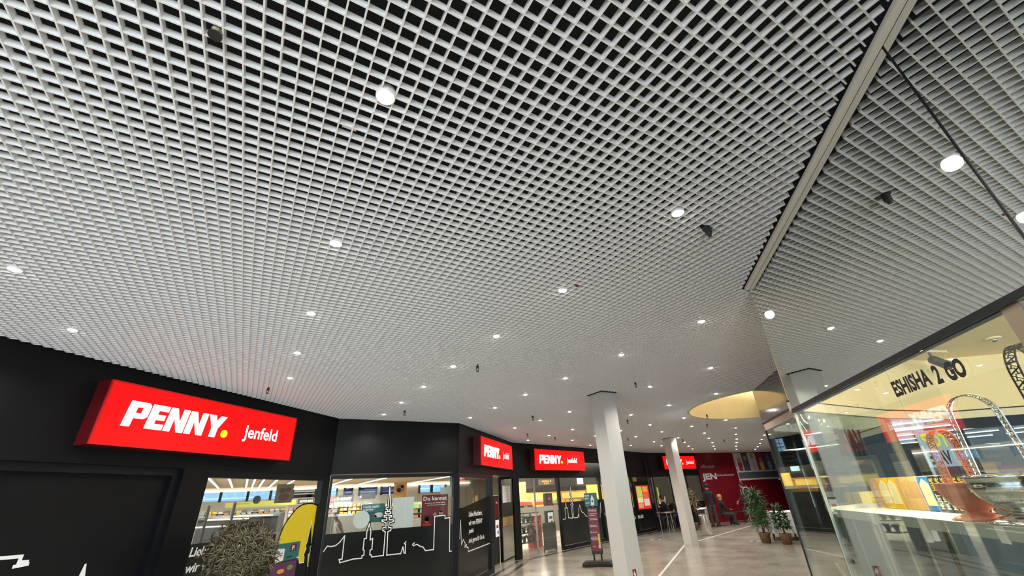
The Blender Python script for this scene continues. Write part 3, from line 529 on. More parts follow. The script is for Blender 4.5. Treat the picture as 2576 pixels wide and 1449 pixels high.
# packs on the shelf
M_PK = {n_: mat('pack_'+n_, c_, .4) for n_, c_ in dict(tan=(.62, .38, .16), yellow=(.85, .50, .02), cream=(.88, .78, .46), blue=(.03, .20, .50), black=(.02, .02, .02), rose=(.55, .38, .30), gold=(.6, .45, .05), white=(.85, .82, .7)).items()}
def pack(a0, a1, o0, h, col, label, arches=(), band=None, spine=None, top=None):
    t = thing('product_box', label, 'box', FK.p((a0+a1)/2, ST, o0), 'boxes on the kiosk shelf')
    lo, hi = min(a0, a1), max(a0, a1)
    mb = MB(); mb.fbox(FK, lo, hi, ST, ST+h, o0-.10, o0); ca = obj('carton', mb, M_PK[col], t)
    if top:
        mb = MB(); mb.fbox(FK, lo, hi, ST+h, ST+h+.002, o0-.10, o0); obj('lid', mb, M_PK[top], t)
    wd = hi-lo
    for i in range(len(arches)):
        mb = MB(); x = hi - wd*(i+.5)/len(arches); hw = wd/len(arches)*.42
        mb.fpoly(FK, [(x+hw, ST+.028), (x+hw, ST+h*.78), (x, ST+h*.95), (x-hw, ST+h*.78), (x-hw, ST+.028)], o0, o0+.0012); obj('front_print', mb, M_PK[arches[i]], ca)
    if band:
        mb = MB(); mb.fbox(FK, lo, hi, ST+.004, ST+.024, o0, o0+.001); obj('band', mb, M_PK[band], ca)
    if spine:
        mb = MB(); F9 = FK
        for (body, z0, z1, c_) in spine:
            vs, fs, asp = text_shape(body, .03); mb.add([FK.p(hi-.006-(wd-.012)*(1-y), z0+(z1-z0)*x, o0+.0012) for x, y in vs], fs, c_)
        obj('spine_print', mb, [M_PK['gold'], M_PK['white']], ca)
    return t
H_ = .168
def pk(px, o): return FK.pix(px, 1280, o)[0]
o_ = -.27
pack(pk(2211, o_), pk(2222, o_), o_, H_, 'rose', 'rose tinted narrow box at the left end of the shelf row')
pack(pk(2223, o_), pk(2233, o_), o_, H_, 'tan', 'tan narrow box next to the rose tinted one', top='yellow')
pack(pk(2234, o_), pk(2279, o_), o_, H_, 'yellow', 'yellow box with two pale arches on its front', arches=('cream', 'cream'), band='yellow', top='yellow')
for i, x in enumerate((2280, 2292.5, 2306, 2319)):
    pack(pk(x, o_), pk(x+11.5, o_), o_, H_, 'tan', 'narrow tan box, %s to the right of the yellow arch box' % ORD[i], top='yellow', spine=[('shisha charcoal', ST+.02, ST+.13, 1)] if False else None)
pack(pk(2331.5, o_), pk(2338, o_), o_, H_, 'rose', 'slim dull box left of the blue one', top='yellow')
pack(pk(2339, o_), pk(2367, o_), o_, H_, 'blue', 'blue box with one pale arch on its front', arches=('cream',), band='blue', top='white')
for i in range(9):
    x = 2368+i*15.2
    pack(pk(x, o_), pk(x+14, o_), o_, H_, 'black', 'black box with upright lettering, %s right of the blue box' % ORD[i], spine=[('MUST', ST+.015, ST+.085, 1), ('HAVE', ST+.10, ST+.158, 0)])
pack(pk(2158, -.34), pk(2176, -.34), -.34, .085, 'gold', 'small olive gold pack alone at the left of the shelf')
# pierced handle baskets
def strap(c, ax, r0, h, w_, mb, n=44, th=.0032):
    """open-work strap: a tall arch in the plane of axis ax, width across it; two rails and a zigzag"""
    ax = Vector((ax[0], ax[1], 0)).normalized(); cr = Vector((-ax.y, ax.x, 0)); pts = []
    for i in range(n+1):
        u = i/n
        if u < .3: q = (-r0*(1-.12*u/.3), h*.72*u/.3)
        elif u > .7: q = (r0*(1-.12*(1-u)/.3), h*.72*(1-u)/.3)
        else: an = math.pi*(1-(u-.3)/.4); q = (r0*.88*math.cos(an), h*.72+h*.28*math.sin(an))
        pts.append(c + ax*q[0] + Vector((0, 0, q[1])))
    for s_ in (-1, 1): mb.tube([p+cr*s_*w_/2 for p in pts], th, 6)
    for i in range(n):
        s_ = 1 if i % 2 else -1
        mb.tube([pts[i]+cr*s_*w_/2, pts[i+1]-cr*s_*w_/2], th*.75, 4); mb.tube([pts[i]-cr*s_*w_/2, pts[i]+cr*s_*w_/2*.1, pts[i+1]+cr*s_*w_/2*.4], th*.6, 4)
    for k in (0, n//2-6, n//2+6, n): mb.tube([pts[k]-cr*w_/2, pts[k]+cr*w_/2], th, 6)
def basket(a, o, r, hb, hh, m, label, ang, ww):
    c = FK.p(a, ST+.0005, o); t = thing('pierced_basket', label, 'basket', c, 'metal baskets with pierced handles')
    pr = [(0, 0), (r*.90, 0), (r*.92, hb*.02), (r*.74, hb*.09), (r*.48, hb*.16), (r*.36, hb*.20), (r*.36, hb*.235), (r*.52, hb*.29), (r*.72, hb*.42), (r*.86, hb*.6), (r*.88, hb*.64), (r*.92, hb*.66), (r*.9, hb*.7), (r*.94, hb*.74), (r*.92, hb*.77), (r*.97, hb*.92), (r*1.02, hb), (r*.98, hb), (r*.9, hb*.8), (r*.8, hb*.6), (r*.6, hb*.4), (0, hb*.3)]
    mb = MB(); mb.lathe(c, pr, 40); obj('bowl', mb, m, t, smooth=True)
    mb = MB(); strap(c+Vector((0, 0, hb*.98)), (math.cos(R(ang)), math.sin(R(ang))), r*.62, hh, ww, mb); obj('handle', mb, m, t, label='tall pierced strap handle')
    return t
M_PINK = mat('pink_enamel', (0.74, 0.27, 0.17), 0.3)
basket(FK.pix(2474, 1317, -.13)[0], -.13, .098, .140, .215, M_PINK, 'salmon pink metal basket with tall pierced handle on the shelf', 150, .036)
basket(FK.pix(2610, 1334, -.15)[0], -.15, .135, .165, .30, M_SIL, 'silver metal basket with tall pierced handle beside the pink one', 125, .036)
basket(FK.pix(2860, 1345, -.15)[0], -.15, .11, .15, .42, M_BLKP, 'black pierced basket at the right picture edge', 150, .034)
# spotlight on a track, dome camera, ceiling box
c = Vector((*zp(2352, 925, 2.55), 2.55)); t = thing('track_spotlight', 'black cylinder spotlight hanging from the kiosk ceiling', 'lamp', (c.x, c.y, KC))
tv = Vector((*zp(2400, 925, 2.5), 2.5))-Vector((*zp(2345, 905, 2.58), 2.58)); tv.normalize(); c0 = Vector((*zp(2346, 905, 2.555), 2.555)); c1 = c0+tv*.17
mb = MB(); mb.tube([c0-tv*.02, c0-tv*.012, c0, c1-tv*.05], [.02, .036, .042, .042], 20); obj('lamp_body', mb, M_BLKP, t, smooth=True)
mb = MB(); mb.tube([c1-tv*.045, c1], [.043, .046], 20); obj('lamp_head', mb, M_BLKP, t)
mb = MB(); mb.tube([c0+Vector((0, 0, .03)), Vector((c0.x, c0.y, KC-.01))], .011, 8); obj('stem', mb, M_BLKP, t)
dt = Vector((tv.x, tv.y)).normalized(); n2 = Vector((-dt.y, dt.x))*.014
mb = MB(); mb.slab([c0.xy-dt*.16-n2, c0.xy+dt*.22-n2, c0.xy+dt*.22+n2, c0.xy-dt*.16+n2], KC-.022, KC-.0005); obj('track', mb, mat('track_cream', (.6, .55, .38), .4), t)
c = Vector((*zp(2496, 850, KC), KC)); t = thing('smoke_detector', 'small dome detector on the kiosk ceiling', 'detector', c)
mb = MB(); mb.lathe(c, [(0, 0), (.06, 0), (.055, -.012), (.035, -.016)], 20); obj('base', mb, M_KCEIL2, t, smooth=True)
mb = MB(); mb.lathe(c, [(.033, -.016), (.03, -.03), (.015, -.042), (0, -.044)], 20); obj('dome', mb, M_STEEL, t, smooth=True)
for nm, p_, e_w in (('shop_lamp', FK.p(-1.2, 2.5, -.9), 1.0), ('shop_lamp', FK.p(-3.0, 2.5, -1.0), .9)):
    ld = bpy.data.lights.new(nm, 'POINT'); ld.energy = KIOSK_W*e_w; ld.shadow_soft_size = .12; ld.color = (1.0, .84, .55); lo = bpy.data.objects.new(nm, ld); COL.objects.link(lo); lo.location = p_
ld = bpy.data.lights.new('shelf_lamp', 'SPOT'); ld.energy = KIOSK_W*.7; ld.spot_size = R(120); ld.color = (1.0, .88, .62); ld.shadow_soft_size = .03; lo = bpy.data.objects.new('shelf_lamp', ld); COL.objects.link(lo); lo.location = FK.p(-.75, 2.0, -.09)  # unseen spot added in front of the boxes to brighten their fronts
t = thing('lower_panel', 'grey green panel with upright rails inside the kiosk side glass', 'panel', FS.p(.5, 0, .03))
mb = MB(); mb.fbox(FS, .03, LS-.08, .06, ST-.03, .025, .04); obj('board', mb, mat('grey_green_board', (.032, .038, .033), .5, noise=.12, nscale=4), t)
for a in (.16, .42, .48, .80, 1.12):
    mb = MB(); mb.fbox(FS, a, a+.02, .06, ST-.03, .04, .052); obj('rail', mb, mat('rail_grey', (.18, .19, .17), .4), t)
mb = MB(); mb.fbox(FS2, .02, LS2-.03, .06, ST-.25, .025, .04); obj('board', mb, M_KGREY, t)
# lower interior seen through the glass below the shelf
t = thing('cabinet', 'grey green wall cabinet with upright rails below the kiosk shelf', 'cabinet', FK.p(-1.5, 0, -1.2))
FCB = Frame(FK.p(-.5, 0, -1.0).xy, 44.1)
mb = MB(); mb.fbox(FCB, -3.4, .2, 0, 1.25, -.4, 0); obj('carcass', mb, M_KGREY, t)
for i, a in enumerate((-.05, -.35, -.62, -.95, -1.3, -1.62, -2.0, -2.5)):
    mb = MB(); mb.fbox(FCB, a-.018, a+.018, 0.02, 1.22, 0, .012); obj('rail', mb, mat('rail_grey', (.18, .19, .17), .4), t)
for i, (a, z, w_, h_, c_) in enumerate([(-.22, .52, .12, .20, 'cream'), (-.8, .30, .1, .15, 'yellow'), (-.8, .47, .1, .14, 'yellow'), (-1.12, .42, .16, .10, 'tan'), (-1.45, .5, .12, .2, 'rose'), (-1.8, .36, .14, .16, 'tan')]):
    t = thing('product_box', ['pale box', 'lower yellow pack', 'upper yellow pack', 'flat tan box', 'rose box', 'tan box'][i]+' hanging in the cabinet below the kiosk shelf', 'box', FCB.p(a, z, .05), 'boxes below the kiosk shelf')
    mb = MB(); mb.fbox(FCB, a-w_/2, a+w_/2, z, z+h_, .0, .07); obj('carton', mb, M_PK[c_], t)
    mb = MB(); mb.fbox(FCB, a-w_*.4, a+w_*.4, z+h_*.3, z+h_*.6, .07, .0715); obj('label_print', mb, M_PK['white'], t)
# ------------------------------------------------------------------ supermarket interior behind the black shop wall
SY, SZ = 28.0, 2.62
def by(px, py, Y):
    d = ray(px, py); t = Y/d.y; return d.x*t, EYE+d.z*t
M_SCEIL = mat('store_ceiling_beige', (0.66, 0.50, 0.33), 0.7); M_SWALL = mat('store_wall_cream', (0.55, 0.5, 0.42), 0.7)
sr = thing('wall_back', 'far wall of the supermarket with a band of daylight windows', None, (5, SY, 0), kind='structure')
mb = MB(); mb.slab([FA.p(-9, 0, -.26).xy, FA.p(-.1, 0, -.26).xy, FB.p(0, 0, -.26).xy, FC.p(LC, 0, -.26).xy, FD.p(LD, 0, -.26).xy, FE.p(LE, 0, -.26).xy, Vector((30, 15.2)), Vector((30, SY)), Vector((-14, SY)), Vector((-14, 2))], SZ+.08, SZ+.2); obj('store_ceiling', mb, M_SCEIL, sr)
x0s, zt = by(515, 1240, SY); WPX = [(470, 553), (558, 620), (626, 677), (683, 697), (738, 790), (796, 845), (868, 884), (905, 945), (960, 1010), (1056, 1083), (1088, 1120)]
xs = [(by(a, 1250, SY)[0], by(b_, 1250, SY)[0]) for a, b_ in WPX]; zb_ = by(600, 1259, SY)[1]; zt_ = by(600, 1238, SY)[1]
mb = MB(); mb.box(-14, 30, SY, SY+.2, 0, zb_); mb.box(-14, 30, SY, SY+.2, zt_, SZ+.2); edges = [-14]+[v for q in xs for v in q]+[30]
for i in range(0, len(edges), 2): mb.box(edges[i], edges[i+1], SY, SY+.2, zb_, zt_)
obj('rear_wall', mb, M_SWALL, sr)
mb = MB(); mb.box(-14.2, -14, 2, SY, 0, SZ+.2); mb.box(30, 30.2, 15.2, SY, 0, SZ+.2); obj('side_wall', mb, M_SWALL, sr)
M_PTINT = glass('window_tint', (0.50, 0.62, 0.74), 0.03); M_PTINT2 = glass('window_tint_dark', (0.05, 0.07, 0.20), 0.03); M_PTINT3 = glass('window_tint_grey', (.02, .024, .02), .04)  # tint added to the panes to dim the bright sky behind
for i, (a, b_) in enumerate(xs):
    mb = MB(); mb.box(a, b_, SY+.05, SY+.08, zb_, zt_); obj('window_pane', mb, [M_PTINT, M_PTINT, M_PTINT, M_PTINT, M_PTINT3, M_PTINT, M_PTINT2, M_PTINT2, M_PTINT2, M_PTINT, M_PTINT][i], sr)
    mb = MB(); mb.box(a-.12, a, SY-.04, SY+.06, zb_-.05, zt_+.05); mb.box(b_, b_+.05, SY-.04, SY+.06, zb_-.05, zt_+.05); obj('window_frame', mb, M_BLK2, sr)
mb = MB(); mb.box(-14, 13, SY-.1, SY-.02, zt_+.03, zt_+.08); obj('light_cove', mb, M_LED, sr)
# strip lights on the store ceiling
for i, (px, py) in enumerate([(527, 1206), (575, 1203), (623, 1203), (640, 1211), (662, 1211), (694, 1211), (738, 1210), (880, 1206), (960, 1205), (1100, 1204)]):
    p_ = zp(px, py, SZ); y0 = max(p_.y-2, 12); led('strip_light', (p_.x, y0), (p_.x, min(y0+9, SY-.4)), SZ, 'strip light on the supermarket ceiling, %s from the left' % ORD[i], 'strip lights in the supermarket', wd=.05)
for i, (x, y) in enumerate([(4, 14), (6.5, 17), (9, 20), (11.5, 17.5), (14, 21), (17, 18)]):
    led('strip_light', (x-1.6, y), (x+1.8, y), SZ, 'cross strip light in the supermarket, %s from the left' % ORD[i], 'cross strip lights in the supermarket', wd=.05)
for i, (x, y, e_w) in enumerate([(-1, 14, 1), (3.5, 18, 1), (8, 16.5, 1.1), (-4, 20, 1), (12, 19, 1.2), (4, 24, 1.1), (10.5, 14.3, .6), (18, 19, .5)]):
    ld = bpy.data.lights.new('store_light', 'AREA'); ld.energy = STORE_W*e_w; ld.shape = 'RECTANGLE'; ld.size = 3.5; ld.size_y = 3.5; ld.color = (1.0, .93, .80); lo = bpy.data.objects.new('store_light', ld); COL.objects.link(lo); lo.location = (x, y, SZ-.06)
# department signs under the windows and the chilled counters
def board(name, px0, px1, py0, py1, Y, m, label, texts=(), cat='sign'):
    xa, za = by(px0, py1, Y); xb, zb2 = by(px1, py0, Y); F = Frame((0, Y), 0)
    mb = MB(); mb.fbox(F, xa, xb, za, zb2, -.04, 0); mats = [m]
    for (body, u0, u1, v0, v1, c_) in texts:
        if c_ not in mats: mats.append(c_)
        text(mb, F, body, xa+(xb-xa)*u0, xa+(xb-xa)*u1, za+(zb2-za)*v0, za+(zb2-za)*v1, .004, bold=.02, mi=mats.index(c_))
    return setp(obj(name, mb, mats, base=F.p(xa, za, 0)), label, cat)
M_LIME = mat('board_lime', (.62, .66, .10), .5); M_TEAL = mat('teal_print', (.03, .16, .17), .4); M_MAR = mat('maroon_print', (.17, .012, .02), .4); M_ORG = mat('orange_print', (.62, .24, .05), .5); M_REDP = mat('red_print', (.55, .02, .02), .45); M_SKIN = mat('skin_print', (.55, .32, .22), .5); M_DKPR = mat('dark_print', (.03, .025, .02), .5)
board('department_board', 565, 745, 1257, 1278, 24.5, M_LIME, 'lime green department board below the store windows', [('Frisch & fertig', .10, .33, .50, .82, mat('green_print', (.2, .35, .12), .5))])
board('department_board', 748, 812, 1252, 1268, 24.4, M_DKPR, 'dark meat department board with pale lettering', [('BUTCHER\'S', .08, .6, .25, .7, M_WHT)])
board('department_board', 812, 842, 1252, 1268, 24.35, M_REDP, 'short red board right of the dark meat board')
board('department_board', 842, 890, 1245, 1266, 24.3, M_DKPR, 'dark quality board with white lettering', [('%', .06, .22, .35, .85, M_ORG), ('QUALITY', .27, .92, .35, .75, M_WHT)])
board('department_board', 905, 945, 1240, 1256, 24.2, M_DKPR, 'dark board with a pale animal shape at the store back', [('S', .0, .1, .2, .6, M_WHT)])
sw = random.Random(3)
def goods_wall(label, px0, px1, py0, py1, Y, rows_, n, cols, grp):
    xa, za = by(px0, py1, Y); xb, zb2 = by(px1, py0, Y); F = Frame((0, Y), 0); h = (zb2-za)/rows_
    t = thing('goods_rack', label, 'rack', F.p((xa+xb)/2, 0, 0))
    mb = MB(); mb.fbox(F, xa, xb, 0, zb2+.05, -.5, -.45); obj('back_panel', mb, mat('rack_grey', (.3, .29, .26), .5), t)
    mb = MB(); mb.fbox(F, xa, xb, 0, za-.02, -.45, .0); obj('base_cabinet', mb, mat('rack_dark', (.14, .14, .13), .4), t)
    for r_ in range(rows_):
        mb = MB(); mb.fbox(F, xa, xb, za+r_*h-.02, za+r_*h, -.45, -.02); obj('shelf_board', mb, M_STEEL, t)
        for k in range(n):
            w_ = (xb-xa)/n; a = xa+k*w_; mb = MB(); mb.fbox(F, a+.01, a+w_*sw.uniform(.7, .96), za+r_*h, za+r_*h+h*sw.uniform(.5, .88), -.4, -.05)
            c_ = cols[sw.randrange(len(cols))]; setp(obj('goods_box', mb, c_, base=F.p(a, za+r_*h, -.1)), '%s %s pack from the left, %s row up, in %s' % (ORD[k], c_.name.split('_')[1], ORD[r_], grp), 'box', grp)
GM = {n_: mat('mkt_'+n_, c_, .5) for n_, c_ in dict(white=(.75, .73, .68), yellow=(.8, .58, .05), orange=(.75, .32, .05), red=(.55, .04, .03), green=(.14, .28, .06), pale=(.55, .52, .46), grey=(.3, .3, .3), pink=(.6, .3, .28), brown=(.2, .09, .04)).items()}
goods_wall('the chilled goods rack at the back left of the supermarket', 500, 720, 1277, 1300, 22.0, 2, 15, [GM['white'], GM['pale'], GM['grey'], GM['orange'], GM['yellow'], GM['brown']], 'the chilled rack')
goods_wall('the meat rack right of the chilled goods', 724, 840, 1268, 1300, 21.5, 3, 9, [GM['red'], GM['white'], GM['pink'], GM['pale']], 'the meat rack')
goods_wall('the snack rack behind the skyline window', 842, 940, 1262, 1295, 20.5, 3, 9, [GM['yellow'], GM['orange'], GM['white'], GM['red'], GM['pale']], 'the snack rack')
goods_wall('the rack between the skyline window and the entrance', 945, 1120, 1262, 1310, 18.5, 3, 8, [GM['grey'], GM['pale'], GM['brown'], GM['green']], 'the entrance rack')
# warm produce area behind the glazed door
M_PROD = mat('produce_orange', (.80, .42, .05), .5, emit=.25, ecol=(.9, .5, .06)); M_PROD2 = mat('produce_panel', (.85, .56, .10), .5, emit=.55, ecol=(1, .62, .12))  # glow put into the panel colours, imitating warm lamp light on them
def prod_panel(i, px0, px1, py0, py1, Y, m, label, cat='sign', texts=()): board('lit_panel', px0, px1, py0, py1, Y, m, label, texts, cat)
prod_panel(0, 1306, 1322, 1212, 1262, 19.5, M_PROD2, 'bright yellow panel at the left edge of the glazed door')
prod_panel(1, 1340, 1378, 1240, 1258, 19.8, M_PROD2, 'bright orange shelf panel behind the glazed door')
prod_panel(2, 1380, 1404, 1240, 1270, 19.9, M_PROD2, 'second orange shelf panel right behind the glazed door')
prod_panel(3, 1356, 1394, 1205, 1221, 18.5, M_DKPR, 'dark board with orange lettering over the produce', texts=[('einfach &', .2, .8, .55, .85, M_ORG), ('gut', .3, .65, .12, .45, M_ORG)])
prod_panel(4, 1418, 1440, 1238, 1262, 20.2, M_PROD2, 'orange panel behind the second skyline, left piece')
prod_panel(5, 1442, 1472, 1236, 1262, 20.3, M_PROD2, 'orange panel behind the second skyline, middle piece')
prod_panel(6, 1480, 1512, 1218, 1262, 20.4, M_PROD2, 'tall orange panel left of the nearer column')
prod_panel(7, 1342, 1372, 1269, 1279, 17.2, M_PROD, 'low orange price board inside the glazed door')
board('daylight_window', 1453, 1466, 1202, 1218, 20.6, mat('daylight_panel', (.5, .7, .9), .4, emit=.8, ecol=(.55, .78, 1)), 'small pale blue glowing board imitating a window above the second skyline', (), 'window')  # board with blue glow in its colour, imitating daylight through a window
goods_wall('the fruit rack behind the glazed door', 1308, 1404, 1256, 1283, 18.8, 2, 9, [GM['yellow'], GM['orange'], GM['green'], GM['red']], 'the door fruit rack')
goods_wall('the fruit rack behind the second skyline', 1412, 1515, 1250, 1272, 19.2, 2, 10, [GM['yellow'], GM['orange'], GM['brown'], GM['green']], 'the second fruit rack')
ld = bpy.data.lights.new('produce_light', 'AREA'); ld.energy = 130; ld.size = 2.5; ld.color = (1, .75, .38); lo = bpy.data.objects.new('produce_light', ld); COL.objects.link(lo); lo.location = (12.5, 16.6, 2.5)
board('dark_bulkhead', 1300, 1530, 1196, 1230, 21.2, M_DKPR, 'dark bulkhead hanging over the produce area', (), 'bulkhead')
board('crate_wall', 1304, 1520, 1230, 1300, 20.9, mat('crate_wood', (.55, .30, .07), .6, noise=.35, nscale=4), 'warm wooden crate wall at the back of the produce area', (), 'panel')
# turnstile posts and a stooping shopper behind the windows
for i, (px, py0, py1) in enumerate(((527, 1272, 1345), (592, 1264, 1330), (492, 1290, 1360))):
    x, z1 = by(px, py0, 13.5); t = thing('gate_post', 'black gate post inside the arch window, %s from the left' % ORD[(1, 2, 0)[i]], 'post', (x, 13.5, 0), 'gate posts in the supermarket')
    mb = MB(); mb.tube([(x, 13.5, 0), (x, 13.5, z1)], .035, 8); obj('post', mb, M_BLKP, t)
    mb = MB(); mb.tube([(x, 13.5, z1-.32), (x+.9, 13.5, z1-.34)], .022, 8); obj('rail', mb, M_STEEL, t)
xa_, za_ = by(500, 1303, 14.5); xb_, _ = by(700, 1303, 14.5); t = thing('checkout', 'dark grey checkout counter seen low through the arch window', 'counter', (xa_, 14.5, 0))
mb = MB(); mb.box(xa_, xb_, 14.5, 15.2, 0, za_-.06); obj('body', mb, mat('checkout_dark', (.035, .035, .04), .5), t); mb = MB(); mb.box(xa_-.03, xb_+.03, 14.45, 15.25, za_-.06, za_); obj('top', mb, M_STEEL, t)
# flower shelves just inside the glazed door
FP = Frame(FD.p(FD.pix(1308, 1320, -1.1)[0], 0, -1.1).xy, 17.5)
t = thing('flower_rack', 'black tiered flower rack just inside the glazed door', 'rack', FP.p(.5, 0, 0))
for k in range(4):
    mb = MB(); mb.fbox(FP, 0, 1.0, .2+.28*k, .23+.28*k, -.4, 0); obj('tier', mb, M_BLKP, t)
for a in (0, .97):
    mb = MB(); mb.fbox(FP, a, a+.03, 0, 1.2, -.4, -.36); obj('upright', mb, M_BLKP, t)
M_LEAF = mat('flower_leaf', (.05, .10, .03), .5, noise=.4, nscale=30)
def sprig(c, r, n, m, mb):
    for _ in range(n):
        d = Vector((sw.uniform(-1, 1), sw.uniform(-1, 1), sw.uniform(.1, 1.2))).normalized(); q = c+d*r*sw.uniform(.6, 1); sd = d.orthogonal().normalized()*r*.14
        mb.add([c, (c+q)/2+sd, q, (c+q)/2-sd], [(0, 1, 2, 3)])
for k in range(4):
    for i in range(4):
        c = FP.p(.14+.24*i, .23+.28*k, -.18); t = thing('potted_flower', 'leafy pot plant on the flower rack, %s tier from below, %s from the left' % (ORD[k], ORD[i]), 'plant', c, 'pot plants on the flower rack')
        mb = MB(); mb.lathe(c, [(.05, 0), (.065, .1), (.055, .1), (0, .09)], 10); obj('pot', mb, M_BLKP, t)
        mb = MB(); sprig(c+Vector((0, 0, .09)), .17, 26, M_LEAF, mb); obj('foliage', mb, M_LEAF, t)
        if (i+k) % 3 == 0:
            mb = MB(); sprig(c+Vector((0, 0, .16)), .09, 9, M_LEAF, mb); obj('blossom', mb, GM[('yellow', 'pink', 'white')[(i+2*k) % 3]], t)
# info terminals, diamond plate pillar, red cartons, crate
def terminal(F, a, o, label):
    t = thing('info_terminal', label, 'kiosk terminal', F.p(a, 0, o))
    mb = MB(); mb.fbox(F, a-.19, a+.19, 0, 1.62, o-.12, o); obj('cabinet', mb, M_BLKP, t)
    mb = MB(); mb.fbox(F, a-.16, a+.16, 1.08, 1.56, o, o+.004); text(mb, F, 'Neu', a-.06, a+.06, 1.42, 1.48, o+.005, bold=.03, mi=1); obj('poster', mb, [M_MAR, M_WHT], t)
    mb = MB(); mb.fbox(F, a-.15, a+.15, .62, 1.02, o, o+.004); mb.fbox(F, a-.08, a+.1, .82, .9, o+.004, o+.006, 1); mb.fbox(F, a+.0, a+.1, .68, .76, o+.004, o+.006, 2); obj('screen', mb, [mat('screen_white', (.8, .82, .85), .3, emit=.5), GM['red'], mat('print_navy', (.03, .05, .15), .4)], t)
    mb = MB(); mb.fbox(F, a-.18, a+.18, 1.62, 1.635, o-.1, o); obj('light_strip', mb, mat('green_strip', (.2, .7, .1), .4, emit=.6), t)
terminal(FC, FC.pix(1250, 1300, -.35)[0], -.35, 'black info terminal in the open entrance by the glass panel')
terminal(FD, FD.pix(1385, 1300, -1.0)[0], -1.0, 'black info terminal inside the glazed door')
pa, pz = FC.pix(1263, 1300, -.26)[0], FC.pix(1291, 1300, -.26)[0]; PW = pz-pa
mb = MB(); mb.fbox(FC, pa, pz, 0, 2.1, -.34, -.26); w5 = obj('pier_panel', mb, M_BLK, wc)
mb = MB(); mb.fbox(FC, pa+.03, pz-.03, .04, .82, -.26, -.25)
for i in range(14):
    for j in range(16):
        a, z = pa+.05+(PW-.16)/13*i+(.025 if j % 2 else 0), .06+.047*j; mb.fpoly(FC, [(a, z), (a+.012, z+.018), (a+.024, z+.036), (a+.012, z+.018-.004)], -.25, -.247)
setp(obj('diamond_plate', mb, M_STEEL, base=FC.p(pa+.03, .04, -.25)), 'steel diamond plate on the pier beside the entrance', 'panel')
mb = MB(); mb.fbox(FC, pa+.03, pz-.03, .83, 1.06, -.26, -.245); setp(obj('wooden_rail', mb, mat('ochre_wood', (.42, .25, .07), .5, noise=.2, nscale=12), base=FC.p(pa+.03, .83, -.25)), 'ochre wooden bumper board above the diamond plate', 'board')
t = thing('paper_notice', 'white notice in a frame on the black pier', 'notice', FC.p(pa+PW/2, 1.45, -.25)); mb = MB(); mb.fbox(FC, pa+PW*.08, pa+PW*.80, 1.43, 1.87, -.258, -.25); obj('sheet', mb, M_WHT, t)
mb = MB()
for k in range(7): mb.fbox(FC, pa+PW*.14, pa+PW*.74-.04*(k % 3), 1.80-.05*k, 1.808-.05*k, -.25, -.2495)
obj('print', mb, GM['grey'], t)
mb = MB(); mb.fbox(FC, pa+PW*.08, pa+PW*.80, 1.87, 1.885, -.26, -.246); obj('clip_rail', mb, GM['grey'], t)
FQ = Frame(FD.p(FD.pix(1347, 1340, -1.25)[0], 0, -1.25).xy, 30)
for i, (a, h) in enumerate(((0.0, .55), (.26, .95))):
    t = thing('promotion_carton', ['low', 'tall'][i]+' red promotion carton standing inside the glazed door', 'carton', FQ.p(a, 0, 0)); mb = MB(); mb.fbox(FQ, a, a+.24, 0, h, -.3, 0); obj('carton', mb, GM['red'], t)
    mb = MB(); text(mb, FQ, '%', a+.06, a+.18, h-.3, h-.14, .002, bold=.03); obj('print', mb, GM['yellow'], t)
FX = Frame(FD.p(FD.pix(1370, 1370, -.25)[0], 0, -.25).xy, 17.5)
t = thing('slatted_barrier', 'dark wooden slatted barrier standing in the glazed door', 'barrier', FX.p(.3, 0, 0))
for k in range(9):
    mb = MB(); mb.fbox(FX, .075*k, .075*k+.058, .05, .78, -.03, -.01); obj('slat', mb, mat('dark_wood', (.05, .04, .03), .5, noise=.3, nscale=20), t)
mb = MB(); mb.fbox(FX, 0, .66, .12, .18, -.05, -.03); mb.fbox(FX, 0, .66, .62, .68, -.05, -.03); mb.fbox(FX, 0, .05, 0, .12, -.05, -.03); mb.fbox(FX, .61, .66, 0, .12, -.05, -.03); obj('rail', mb, M_DKPR, t)
# ------------------------------------------------------------------ shop glazing, films and window graphics
mb = MB(); mb.fbox(FA, -2.45, -.19, .12, 1.99, -.07, -.06); g1 = struct('window_1', mb, M_GLASS, base=FA.p(-1.3, .12)); setp(g1, 'shop window with the yellow arch film behind the plant')
mb = MB(); mb.fbox(FB, -2.475, -.11, .12, 2.02, -.07, -.06); g2 = struct('window_2', mb, M_GLASS, base=FB.p(-1.3, .12)); setp(g2, 'shop window with the white skyline film')
mb = MB(); mb.fbox(FC, .07, 2.10, .1, 2.0, -.07, -.06); g3 = struct('window_3', mb, M_GLASS, base=FC.p(1, .1)); setp(g3, 'dark glass panel with greeting text left of the entrance')
dg = thing('door_1', 'sliding glass door under the third red sign', None, FD.p(1.3, 0), kind='structure')
for a0, a1 in ((.3, 1.05), (1.06, 2.25)):
    mb = MB(); mb.fbox(FD, a0, a1, .02, 2.04, -.07, -.06); obj('glass_leaf', mb, M_GLASS, dg)
    mb = MB(); mb.fbox(FD, a0+.02, a1-.02, 1.12, 1.26, -.06, -.058); obj('frosted_band', mb, mat('frosted', (.5, .49, .42), .6), dg)
mb = MB(); mb.fbox(FD, 1.03, 1.08, .02, 2.04, -.08, -.05); obj('leaf_stile', mb, M_STEEL, dg)
for i, (a0, a1) in enumerate(((2.345, 4.855), (4.945, 7.405), (7.495, 9.205))):
    mb = MB(); mb.fbox(FD, a0, a1, .1, 2.06, -.07, -.06); q_ = struct('window_%d' % (4+i), mb, M_GLASS, base=FD.p(a0, .1)); setp(q_, 'far shop window with black film below, %s from the door' % ORD[i])
